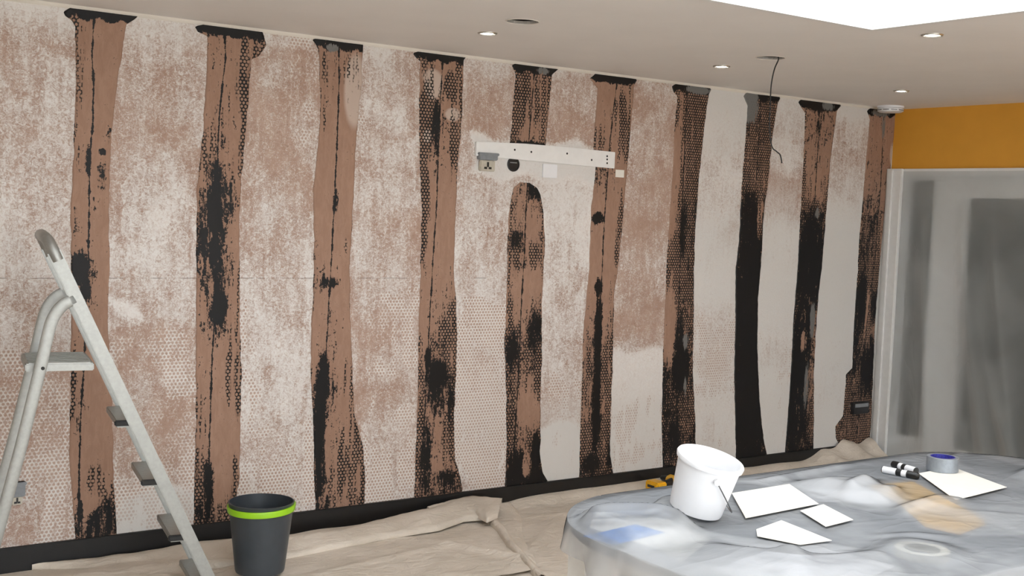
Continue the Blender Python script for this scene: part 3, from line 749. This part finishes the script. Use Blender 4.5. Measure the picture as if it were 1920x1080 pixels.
# round cable hole
q = wall(962, 308)
t = thing('cable_hole', (q[0], 0, q[2]), 'round black cable hole in the wall under the batten', 'hole')
mm = Matrix.Rotation(math.pi/2, 4, 'X')
MB().lathe([(.040,.001),(.040,.006),(.034,.007),(.032,.002)], 28, (0,0,0), mm).build('rim', 'toolblack', t, smooth=True)
MB().disc(.034, .003, 28, (0,0,0), mm).build('void', 'ink', t)
MB().box((-.024,-.009,.006),(.02,-.004,.011)).build('clip', 'greytape', t)

# ------------------------------------------------------------------ dust sheets
def nz(x, y, s, o=0.0): return mnoise.noise(Vector((x*s, y*s, o)))
def ridge(x, y, ax, ay, bx, by, h, w, taper=.15):
    dx, dy = bx-ax, by-ay; L = math.hypot(dx, dy); t = ((x-ax)*dx+(y-ay)*dy)/L/L
    d = abs((x-ax)*dy-(y-ay)*dx)/L
    if t < -taper or t > 1+taper: return 0
    e = min(1, (t+taper)/(2*taper), (1+taper-t)/(2*taper))
    return h*e*math.exp(-(d/w)**2)
fa, fb = at_h(0, 1000, 1075), at_h(0, 925, 965)
def floor_h(x, y):
    h = .006+.007*max(0, nz(x, y*1.4, 2.3))+.004*max(0, nz(x+y, y, 7, 4))
    rise = smooth1(np.array((x-3.5)/.6)).item()*smooth1(np.array((y+.14)/.12)).item()
    h += rise*(.045+.012*nz(x, 0, 3))
    pile = smooth1(np.array((x-6.15)/.45)).item()*smooth1(np.array((y+.34)/.28)).item()
    h += pile*(.085+.022*math.sin(x*24+y*9)+.01*nz(x, y, 18))
    for a in ((2.6,-1.0,3.3,-.55,.012,.02),(3.0,-1.1,3.9,-.35,.010,.018),(2.9,-.6,3.3,-1.2,.010,.02),(3.9,-.3,5.5,-.45,.014,.03),(4.2,-.7,5.8,-.25,.012,.025),(4.0,-1.0,4.6,-.5,.012,.02),(5.6,-.2,6.6,-.5,.02,.04)):
        h += ridge(x, y, *a)
    return h
gx = np.arange(-.2, XC-.09, .025); gy = np.concatenate([np.arange(-4.6, -1.3, .06), np.arange(-1.3, -.02, .02), [-.022]])
P = np.array([[(x, y, floor_h(x, y)) for x in gx] for y in gy])
sheet1 = o = grid_mesh('dust_sheet', P, 'cloth')
tag(o, 'beige canvas dust sheet spread over the floor to the yellow wall', 'dust sheet')
# second sheet lying along the skirting, its far edge rolled into a ridge and its end turned over
K0, K1 = at_h(0.0, 360, 1014), wall(905, 932, -.05)
def s2_h(x, y):
    t = (x-1.7)/(3.92-1.7); t = min(max(t, 0), 1)
    yl = -.26+.20*t                                 # line of the ridge
    hgt = .008+.018*t**1.2
    d = y-yl
    w = .07+.03*t
    h = .020+hgt*math.exp(-(d/w)**2)*(1+.18*nz(x, 0, 5))
    h += ridge(x, y, 3.0,-.45, 3.3,-1.0, .014, .03)+ridge(x, y, 2.3,-.7, 3.1,-.55, .010, .03)
    h += .010*max(0, nz(x*1.5, y*2.5, 3, 2))
    return max(h+floor_h(x, y)*.3, floor_h(x, y)+.006)
rows = []
for j in range(60):
    v = j/59
    xe = 3.80+(fa[0]-3.80)*v**1.05+.015*math.sin(v*9)     # end of the sheet slants back into the room
    y = -.060-v*1.03
    row = []
    for i in range(150):
        u = i/149; x = 1.25+(xe-1.25)*u
        yy = y if x > 1.9 else y-.14*smooth1(np.array((1.9-x)/.6)).item()*(1-v)
        z = s2_h(x, yy)
        if u > .985: z = z*(1-(u-.985)/.015)+.012*((u-.985)/.015)
        if j == 0: z = min(z, .03)
        row.append((x, yy, z))
    rows.append(row)
sheet2 = grid_mesh('dust_sheet', np.array(rows), 'cloth')
tag(sheet2, 'beige canvas dust sheet with turned-over hem along the skirting behind the bin', 'dust sheet')
def lay(px, py, z):
    p = at_h(z, px, py)
    if p[1] > -.026: p = wall(px, py, -.026)
    return Vector(p)
def hem(name, top, bot, zt, zb, bulge, n=60, m=9, seed=0):
    """a folded band of cloth between two traced edges, rounded in section and tucked under at the lower edge"""
    def along(e, z):
        q = [lay(x, y, z[0]+(z[1]-z[0])*i/(len(e)-1)) for i, (x, y) in enumerate(e)]
        L = [0]
        for i in range(1, len(q)): L.append(L[-1]+(q[i]-q[i-1]).length)
        L = np.array(L)/L[-1]; t = np.linspace(0, 1, n); a = np.array([list(p) for p in q])
        return np.stack([np.interp(t, L, a[:, k]) for k in range(3)], -1)
    A, B = along(top, zt), along(bot, zb); G = []
    for j in range(m):
        v = j/(m-1); R_ = A*(1-v)+B*v
        for i in range(n):
            R_[i, 2] += bulge*math.sin(math.pi*min(1, v*1.0)**.7)*(1+.5*mnoise.noise(Vector((i*.12, v*2, seed))))+.004*mnoise.noise(Vector((i*.3, v*3, seed+4)))
        G.append(R_)
    under = B.copy(); under[:, 2] = np.maximum(.008, B[:, 2]-.022); under[:, 1] += .004; G.append(under)
    back = A.copy(); back[:, 2] -= .03; back[:, 1] = np.minimum(back[:, 1]+.004, -.021); G.insert(0, back)
    return grid_mesh(name, np.array(G), 'cloth', parent=sheet2)
hem('turned_hem', [(60,1064),(150,1050),(260,1036),(330,1022),(380,1014),(440,1009),(543,1005),(648,991),(766,960),(805,953),(884,930),(938,934)],
    [(60,1067),(150,1066),(260,1063),(330,1060),(380,1058),(440,1056),(531,1044),(648,1019),(727,1003),(824,988),(871,971),(930,966)], (.008,.10), (.008,.062), .016, 110)
hem('turned_corner', [(800,954),(842,938),(884,929),(915,932),(942,934)], [(806,957),(845,953),(890,960),(914,973),(934,964)], (.075,.10), (.07,.075), .014, 40, 7, 3)
hem('end_hem', [(914,971),(932,990),(952,1020),(984,1052),(1010,1082)], [(928,968),(944,985),(966,1018),(996,1050),(1024,1082)], (.045,.03), (.04,.025), .012, 40, 6, 8)

# ------------------------------------------------------------------ step ladder
Ff = at_h(0, 408, 1130)                    # near front foot, just below the picture
los = np.array([Ff[0]-CAM[0], Ff[1]-CAM[1], 0]); los /= np.linalg.norm(los)
ang = math.radians(11.5)
w_ = Vector((los[0]*math.cos(ang)-los[1]*math.sin(ang), los[0]*math.sin(ang)+los[1]*math.cos(ang), 0))   # across the ladder, away from the viewer
a_ = Vector((w_.y, -w_.x, 0))              # from rear feet to front feet
Nn = np.array(w_)
def lp(px, py, off=0.0):
    q = plane_pt(Ff, Nn, px, py); return Vector(q)+w_*off-Vector(Ff)
WID = .38
lad = thing('step_ladder', tuple(Ff), 'aluminium platform step ladder standing by the striped wall', 'ladder')
lad['label'] = 'aluminium platform step ladder standing open by the striped wall'
top = lp(100, 470); foot = Vector((0,0,0)); foot = lp(408, 1128)
foot.z = .025
axis = (foot-top).normalized()
for k, off in ((0, 0), (1, WID)):
    MB().bar(top+w_*off, foot+w_*off, .050, .022, a_).build('stile', 'alu', lad, bevel=.004)
    MB().bar(foot+w_*off-axis*.03, foot+w_*off+axis*.025, .054, .034, a_).build('foot', 'rubber', lad, bevel=.004)
# hand hoop
n_up = lp(88, 447)
hp = [top+axis*.04]+[top+Vector((0,0,.0))]+[lp(91,452)+w_*.02, lp(86,446)+w_*.06, lp(85,444)+w_*(WID/2), lp(86,446)+w_*(WID-.06), lp(91,452)+w_*(WID-.02), top+w_*WID, top+axis*.04+w_*WID]
MB().tube(catmull(hp, 6), .0225, 14).build('hand_rail', 'alu', lad, smooth=True)
# rear legs with bent tops
for off in (0.0, WID):
    s0 = [(140,560),(116,574),(98,600),(87,640),(78,680),(40,835),(0,983)]
    p = [lp(x, y, 0) for x, y in s0]
    d = (p[-1]-p[-2]).normalized(); e_ = p[-1]+d*((p[-1].z-.02)/-d.z); p.append(e_)
    p = [q+w_*off for q in p]
    MB().ribbon(catmull(p[:6], 8)+p[6:], w_, .044, .022).build('rear_leg', 'alu', lad, smooth=True)
    MB().ribbon([p[-1]-d*.05, p[-1]+d*.012], w_, .052, .030).build('foot', 'rubber', lad)
# platform and treads
pz = lp(60, 684).z
pA, pB = lp(48, 684), lp(178, 680)
def tread(cen, depth, thick, name, y0, y1):
    return MB().add([cen+a_*(s*depth/2)+w_*q+Vector((0,0,h)) for h in (-thick,0) for q in (y0,y1) for s in (-1,1)], [(0,1,3,2),(4,6,7,5),(0,4,5,1),(2,3,7,6),(0,2,6,4),(1,5,7,3)])
pc = (pA+pB)/2; pc.z = pz
pd = (pB-pA).length
plat = tread(pc, pd, .030, 'platform', .026, WID-.026).build('platform', 'alu', lad, bevel=.004)
for k in range(9):
    y0 = .035+k*(WID-.07)/8
    MB().add([pc+a_*s+w_*(y0+q)+Vector((0,0,h)) for h in (0,.003) for q in (-.006,.006) for s in (-pd*.45, pd*.45)], [(0,1,3,2),(4,6,7,5),(0,4,5,1),(2,3,7,6),(0,2,6,4),(1,5,7,3)]).build('tread_rib', 'alu', plat)
MB().tube([lp(80,690)-w_*.012, lp(80,690)+w_*.03], .007, 12).build('rivet', 'rubber', lad)
for px, py in ((240,790), (289,901), (340,1005), (384,1095)):
    c = lp(px, py)
    t_ = tread(c, .082, .026, 'tread', .013, WID-.013).build('tread', 'alu', lad, bevel=.003)
    for y_ in (-.006,):
        MB().add([c+a_*q+w_*(y_+e_)+Vector((0,0,h)) for h in (-.018,.004) for e_ in (0,.020) for q in (-.050,.050)], [(0,1,3,2),(4,6,7,5),(0,4,5,1),(2,3,7,6),(0,2,6,4),(1,5,7,3)]).build('end_cap', 'rubber', t_, bevel=.004)

# the sheets are pressed flat under the ladder's feet
bpy.context.view_layer.update()
feet = []
for ch_ in lad.children:
    if ch_.name.startswith('foot'):
        vv = [ch_.matrix_world @ v.co for v in ch_.data.vertices]; zb_ = min(v.z for v in vv)
        ch_.location.z += .009-zb_
        feet.append((sum(v.x for v in vv)/len(vv), sum(v.y for v in vv)/len(vv)))
for sh_, zf in ((sheet1, .002), (sheet2, .006)):
    for v in sh_.data.vertices:
        d_ = min(math.hypot(v.co.x-a, v.co.y-b) for a, b in feet)
        if d_ < .16: k_ = float(smooth1(np.array((.16-d_)/.08))); v.co.z += (min(v.co.z, zf)-v.co.z)*k_

# ------------------------------------------------------------------ bin
bz = .045
b0 = at_h(bz, 487, 1070)
bn = thing('waste_bin', (b0[0], b0[1], bz), 'dark grey plastic waste bin with lime green rim band on dust sheet', 'bin')
hB, rt, rb = .302, .139, .106
prof = [(rb-.012,0),(rb-.003,.002),(rb,.010)]+[(rb+(rt-rb)*(q/10), .01+(hB-.01)*q/10) for q in range(1, 11)]+[(rt+.002,hB+.004),(rt-.004,hB+.005)]+[(rb-.004+(rt-rb)*(q/10), .01+(hB-.01)*q/10) for q in range(10, -1, -1)]
MB().lathe(prof, 56).disc(rb-.012,0,56,flip=True).disc(rb-.004,.01,56).build('body', 'bin', bn, smooth=True)
zr = lambda x, z: z
rim = MB()
n = 56; ring = []
pr = [(-.001,-.016),(.007,-.014),(.008,.008),(.006,.012),(-.001,.012)]
PP = []; ff = []
for k in range(n):
    a = 2*math.pi*k/n; dirw = Vector((math.cos(a), math.sin(a), 0))
    side = dirw.dot(Vector((RT[0], RT[1], 0)).normalized()); back = dirw.dot(Vector((fw[0], fw[1], 0)).normalized())
    zc = hB-.020+.004*back+.004*side
    for dr_, dz in pr:
        PP.append(dirw*(rb+(rt-rb)*(zc+dz)/hB+dr_+.001)+Vector((0,0,zc+dz)))
m_ = len(pr)
for k in range(n):
    for i in range(m_): ff.append((k*m_+i, ((k+1) % n)*m_+i, ((k+1) % n)*m_+(i+1) % m_, k*m_+(i+1) % m_))
rim.add(PP, ff).build('rim_band', 'lime', bn, smooth=True)

# ------------------------------------------------------------------ table
TH = .75
TX0, TX1, TY1, TY0 = 2.06, 4.34, -2.49, -3.60
RC = .42
def rrect(x0, x1, y0, y1, r, n=10):
    p = []
    for cx_, cy_, a0 in ((x1-r,y1-r,0),(x0+r,y1-r,90),(x0+r,y0+r,180),(x1-r,y0+r,270)):
        for k in range(n+1):
            a = math.radians(a0+90*k/n); p.append((cx_+r*math.cos(a), cy_+r*math.sin(a)))
    return p
tb = thing('dining_table', ((TX0+TX1)/2, (TY0+TY1)/2, 0), 'grey topped dining table with white legs wrapped in clear polythene', 'table')
cxT, cyT = (TX0+TX1)/2, (TY0+TY1)/2
loc = lambda p: [(a-cxT, b-cyT) for a, b in p]
MB().prism(loc(rrect(TX0, TX1, TY0, TY1, RC)), TH-.03, TH, lambda a, b, h: (a, b, h)).build('tabletop', 'table', tb, bevel=.004)
MB().prism(loc(rrect(TX0+.12, TX1-.12, TY0+.12, TY1-.12, .32)), TH-.12, TH-.03, lambda a, b, h: (a, b, h)).build('apron', 'gloss', tb)
lq = at_h(.62, 1088, 1062)
lx_ = lq[0]+.03; ly_ = lq[1]
for sx_ in (lx_, TX0+TX1-lx_):
    for sy_ in (ly_, TY0+TY1-ly_):
        MB().box((sx_-.045-cxT, sy_-.045-cyT, .012), (sx_+.045-cxT, sy_+.045-cyT, TH-.03)).build('leg', 'gloss', tb, bevel=.006)

# things lying on the table, under or on the film
FILM = TH+.012
def quad_thing(name, px, h, thick, mat, label, cat, group=None, round_=0.0):
    q = [at_h(h, *p) for p in px]; c = sum(q)/len(q)
    t = MB().prism([(p[0]-c[0], p[1]-c[1]) for p in q], 0, thick, lambda a, b, hh_: (a, b, hh_)).build(name, mat, bevel=min(.002, thick*.3))
    t.location = (c[0], c[1], h); return tag(t, label, cat, group)
BUMPS = []   # (x, y, rx, ry, height) lifts of the film
quad_thing('paper_folder', [(1628,912),(1712,905),(1812,958),(1850,985),(1800,1004),(1735,990),(1690,950)], TH+.001, .004, 'manila', 'yellow card folder lying under the polythene', 'folder')
c = at_h(TH, 1728, 1043)
o = MB().lathe([(.048,0),(.072,0),(.072,.020),(.048,.020)], 40, closed=True).build('masking_tape', 'mask', smooth=True); o.location = (c[0], c[1], TH+.001)
tag(o, 'cream masking tape roll lying under the polythene', 'tape roll'); BUMPS.append((c[0], c[1], .12, .12, .016))
# blue pack under the film
c = at_h(TH+.02, 1172, 990)
pk = thing('cleaning_cloth', (c[0], c[1], TH+.001), 'crumpled blue cloth under the polythene at the table end', 'cloth')
gP = np.array([[(.11*u, .055*v, max(0, .010*(1-u*u)*(1-v*v)*(1+.7*mnoise.noise(Vector((u*3, v*3, 2)))))+.001) for u in np.linspace(-1,1,24)] for v in np.linspace(-1,1,16)])
grid_mesh('fabric', gP, 'bluecloth', parent=pk); pk.rotation_euler = (0,0,.15); BUMPS.append((c[0], c[1], .22, .15, .050))
# white cotton cloth heap under the film
c = at_h(TH, 1510, 1066)
pk = thing('cotton_rag', (c[0], c[1], TH+.001), 'crumpled white cotton rag under the polythene at the near side', 'cloth')
gP = np.array([[(.21*u, .15*v, max(0, .006*(1-u*u)*(1-v*v)*(1+.8*mnoise.noise(Vector((u*3, v*3, 7)))))+.001) for u in np.linspace(-1,1,30)] for v in np.linspace(-1,1,24)])
grid_mesh('fabric', gP, 'wcloth', parent=pk); pk.rotation_euler = (0,0,.2); BUMPS.append((c[0], c[1], .30, .24, .028))
# white bag lump below film in the middle
c = at_h(TH, 1585, 932)
pk = thing('cotton_rag', (c[0], c[1], TH+.001), 'small white rag under the polythene beside the yellow folder', 'cloth')
gP = np.array([[(.13*u, .09*v, max(0, .006*(1-u*u)*(1-v*v)*(1+.8*mnoise.noise(Vector((u*3, v*3, 17)))))+.001) for u in np.linspace(-1,1,24)] for v in np.linspace(-1,1,20)])
grid_mesh('fabric', gP, 'wcloth', parent=pk); pk.rotation_euler = (0,0,-.6); BUMPS.append((c[0], c[1], .19, .16, .034))
# paper sheet under the film at the end
quad_thing('paper_sheet', [(1118,958),(1256,975),(1334,1012),(1278,1056),(1225,1028),(1105,990)], TH+.0005, .0012, 'paper', 'large white paper sheet under the polythene at the table end', 'paper')

# polythene over the table
def film_in(x, y):
    h = FILM
    for bx, by, rx_, ry_, hh_ in BUMPS:
        d = math.hypot((x-bx)/rx_, (y-by)/ry_); h += hh_*float(smooth1(np.array(1.35-d)/.9))
    for a in ((2.1,-2.75,2.9,-3.3,.018,.03),(2.6,-3.05,3.5,-2.75,.016,.025),(2.5,-3.2,3.6,-3.0,.018,.03),(3.2,-2.95,4.1,-2.6,.012,.02),(3.3,-3.1,4.2,-2.9,.018,.03),(2.05,-2.65,2.6,-2.85,.014,.02),(3.0,-2.6,3.5,-2.55,.010,.02),(2.3,-3.4,2.6,-2.9,.02,.035)):
        h += ridge(x, y, *a)
    h += .003*abs(nz(x, y*1.3, 5, 5))+.0012*abs(nz(x+y, y, 19, 1))
    return h
CLEAR = []   # flat places under the things that stand on the film
def flat(cx_, cy_, r): CLEAR.append((cx_, cy_, r))
pb = at_h(FILM, 1303, 969); flat(pb[0], pb[1], .10)
pt_ = at_h(FILM, 1766, 886); flat(pt_[0], pt_[1], .09)
pm = at_h(FILM, 1690, 891); flat(pm[0], pm[1], .10)
papers = [('paper_sheet', [(1722,888),(1786,876),(1888,914),(1792,938)], 'white paper sheet under the silver tape roll', 'paper'),
          ('paper_sheet', [(1372,925),(1480,908),(1535,945),(1398,972)], 'white paper sheet beside the white bucket', 'paper'),
          ('blank_card', [(1500,958),(1544,946),(1600,975),(1548,988)], 'small blank white card between the paper sheets', 'card'),
          ('paper_sheet', [(1418,993),(1465,976),(1560,1014),(1500,1022),(1420,1006)], 'white paper sheet lying between the small card and the covered rag', 'paper')]
for _, pxs, _l, _ in papers:
    q = sum(at_h(FILM, *p) for p in pxs)/len(pxs); flat(q[0], q[1], .24 if 'tape' in _l else .20)
TILT = Matrix.Rotation(math.radians(12.0), 3, Vector((fw[0], fw[1], 0)).normalized()) @ Matrix.Rotation(math.radians(9.0), 3, Vector((RT[0], RT[1], 0)).normalized())
BN = TILT @ Vector((0, 0, 1))
def film_h(x, y):
    h = film_in(x, y)
    for cx_, cy_, r in CLEAR:
        d = math.hypot(x-cx_, y-cy_); m = float(smooth1(np.array((r*1.5-d)/(r*.5)))); base = FILM
        if cx_ == pb[0]: base = FILM+max(0, .017-((x-cx_)*BN.x+(y-cy_)*BN.y)/BN.z)   # rucked up under the tipped bucket
        h += (base-h)*m
    return h
nxF, nyF = 280, 180
MARG = .42
rowsF = []
for j in range(nyF):
    row = []
    for i in range(nxF):
        x = TX0-MARG+(TX1-TX0+2*MARG)*i/(nxF-1); y = TY0-MARG+(TY1-TY0+2*MARG)*j/(nyF-1)
        # nearest point of the rounded outline
        r = RC; qx = min(max(x, TX0+r), TX1-r); qy = min(max(y, TY0+r), TY1-r)
        d = math.hypot(x-qx, y-qy)-r
        if d <= 0.0:
            e_ = float(smooth1(np.array(-d/.05))); z = FILM-.004+(film_h(x, y)-FILM+.004)*e_
            row.append((x, y, z))
        else:
            ux, uy = (x-qx)/(d+r), (y-qy)/(d+r)
            ox, oy = qx+ux*r, qy+uy*r
            s = ox*1.0+oy*1.3; ang_ = math.atan2(uy, ux)
            fold = .5+.5*math.sin(s*21+ang_*4+1.3*math.sin(s*7))
            L1 = 1.0
            if ux < -.2: L1 = .20+.75*min(1, max(0, (TY1-.30-y)/.7))       # short at the far end corner, longer towards the room
            dd = min(d, .45)*L1
            out = .005+.016*(1-math.exp(-dd/.05))+.035*fold*min(1, dd/.2)+.018*nz(ox, oy, 9, dd*4)*min(1, dd/.1)
            row.append((ox+ux*out, oy+uy*out, FILM-.006-max(0, dd-.015)))
    rowsF.append(row)
# part of the sheet lies doubled
def in_poly(x, y, poly):
    c = np.zeros_like(x, bool); n = len(poly)
    for i in range(n):
        x1, y1 = poly[i][:2]; x2, y2 = poly[(i+1) % n][:2]
        cond = ((y1 > y) != (y2 > y)) & (x < (x2-x1)*(y-y1)/(y2-y1+1e-12)+x1); c ^= cond
    return c
RF = np.array(rowsF)
dbl = np.zeros(RF.shape[:2])
for poly in ([(1040,1060),(1150,1030),(1240,1015),(1290,990),(1400,1008),(1470,1016),(1560,1019),(1630,1030),(1690,1075),(1700,1300),(900,1300)],
             [(1380,902),(1460,897),(1540,908),(1620,912),(1693,940),(1785,953),(1925,966),(1990,1000),(1900,1004),(1800,1003),(1730,990),(1690,960),(1620,958),(1560,940),(1480,915)]):
    pw = [at_h(FILM, *p) for p in poly]; dbl = np.maximum(dbl, in_poly(RF[:, :, 0], RF[:, :, 1], pw).astype(float))
for _ in range(2): dbl[1:-1, 1:-1] = (dbl[1:-1, 1:-1]*2+dbl[:-2, 1:-1]+dbl[2:, 1:-1]+dbl[1:-1, :-2]+dbl[1:-1, 2:])/6
RF[:, :, 2] += .002*dbl*(RF[:, :, 2] > FILM-.004)
fl = grid_mesh('polythene_sheet', RF, 'film', dict(double_or_streak=dbl))
tag(fl, 'crinkled clear polythene sheet draped over the dining table', 'plastic sheet')

for nm_, pxs, lab, cat_ in papers:
    quad_thing(nm_, pxs, FILM+.0065, .0014, 'paper', lab, cat_)

# bucket, tipped slightly on the rucked film
bk = thing('paint_bucket', (pb[0], pb[1], FILM+.007), 'white plastic bucket with wire handle tilted on the covered table', 'bucket')
hK, rtK, rbK = .165, .093, .079
prof = [(rbK-.008,0),(rbK-.001,.003),(rbK,.01),(rtK,hK-.014),(rtK+.006,hK-.014),(rtK+.008,hK-.004),(rtK+.006,hK),(rtK-.001,hK),(rtK-.003,hK-.006),(rbK-.003,.008)]
MB().lathe(prof, 56).disc(rbK-.008,0,56,flip=True).disc(rbK-.003,.008,56).build('body', 'wplastic', bk, smooth=True)
vdir = Vector((CAM[0]-pb[0], CAM[1]-pb[1], 0)).normalized(); right = Vector((-vdir.y, vdir.x, 0))
def bpt(a, z, r_): return (vdir*math.cos(a)+right*math.sin(a))*r_+Vector((0,0,z))
a1 = .33
hub = bpt(a1, hK-.035, rtK)
MB().tube([bpt(a1, hK-.035, rtK-.003), bpt(a1, hK-.035, rtK+.009)], .009, 16).build('handle_lug', 'wplastic', bk, smooth=True)
MB().tube([bpt(a1+math.pi, hK-.035, rtK-.003), bpt(a1+math.pi, hK-.035, rtK+.009)], .009, 16).build('handle_lug', 'wplastic', bk, smooth=True)
hpnts = []
for k in range(25):       # bail lying down the side of the bucket
    s = k/24; a = a1+math.pi*s
    drop = math.sin(s*math.pi)
    rr = rtK+.006+.004*drop
    hpnts.append(bpt(a, hK-.035-.112*drop, rr))
MB().tube(hpnts, .0018, 8).build('handle', 'wire', bk, smooth=True)
# tilt to the right of the picture
tax = Vector((fw[0], fw[1], 0)).normalized()
bk.rotation_mode = 'QUATERNION'; bk.rotation_quaternion = TILT.to_quaternion()
bk.location.z += .016

# silver tape roll
tp = thing('duct_tape_roll', (pt_[0], pt_[1], FILM+.0085), 'silver duct tape roll with blue printed core standing on paper', 'tape roll')
MB().lathe([(.043,.0),(.055,.0),(.056,.001),(.056,.049),(.055,.050),(.043,.050)], 48, closed=True).build('tape', 'ctape', tp, smooth=True)
MB().lathe([(.040,.0005),(.043,.0005),(.043,.0505),(.040,.0505)], 48, closed=True).build('core', 'blue', tp, smooth=True)

# marker pens
def marker(A, B, r, zc, label, flipcap):
    A, B = Vector(A), Vector(B); A.z = B.z = zc
    d = (B-A).normalized(); L = (B-A).length
    t = thing('marker_pen', tuple(A), label, 'marker pen', 'marker pens on the covered table')
    z_ = Vector((0,0,0))
    MB().tube([z_+d*(L*.30), z_+d*(L*.98)], r, 18).build('barrel', 'wplastic', t, smooth=True)
    MB().tube([z_, z_+d*.004, z_+d*(L*.30)], r*1.05, 18, rs=[r*.85, r*1.08, r*1.08]).build('cap', 'ink', t, smooth=True)
    MB().tube([z_+d*(L*.82), z_+d*L], r*.98, 18).build('end_plug', 'ink', t, smooth=True)
    MB().tube([z_+d*(L*.45), z_+d*(L*.60)], r*1.01, 18).build('print_band', 'ink', t, smooth=True)
    return t
zc = FILM+.013
marker(at_h(zc, 1722, 893), at_h(zc, 1655, 880), .0122, zc, 'black capped white marker lying nearer the yellow folder', 0)
marker(at_h(zc+.004, 1674, 870), at_h(zc+.004, 1718, 883), .0122, zc+.004, 'white marker lying behind the other marker pen', 1)

# ------------------------------------------------------------------ drill on the floor behind the table
q = at_h(.05, 1225, 914)
dl = thing('cordless_drill', (q[0], -.21, .04), 'yellow and black cordless drill lying on the dust sheet by the skirting', 'drill')
MB().box((-.045,-.055,0),(.035,.055,.055)).build('battery', 'toolyellow', dl, bevel=.008)
MB().box((-.046,-.03,.02),(-.043,.03,.035)).build('battery_label', 'toolblack', dl)
MB().tube([(.03,0,.03),(.08,.0,.034),(.13,.01,.036)], .02, 14, rs=[.024,.019,.024]).build('grip', 'toolblack', dl, smooth=True)
MB().tube([(.15,-.09,.036),(.15,-.085,.036),(.15,.05,.036),(.15,.06,.036)], .033, 18, rs=[.024,.033,.034,.028]).build('motor_housing', 'toolyellow', dl, smooth=True)
MB().tube([(.15,.06,.036),(.15,.10,.036),(.15,.125,.036)], .02, 16, rs=[.024,.02,.012]).build('chuck', 'toolblack', dl, smooth=True)
MB().tube([(.12,.012,.05),(.125,.02,.05)], .006, 10).build('trigger', 'toolblack', dl)
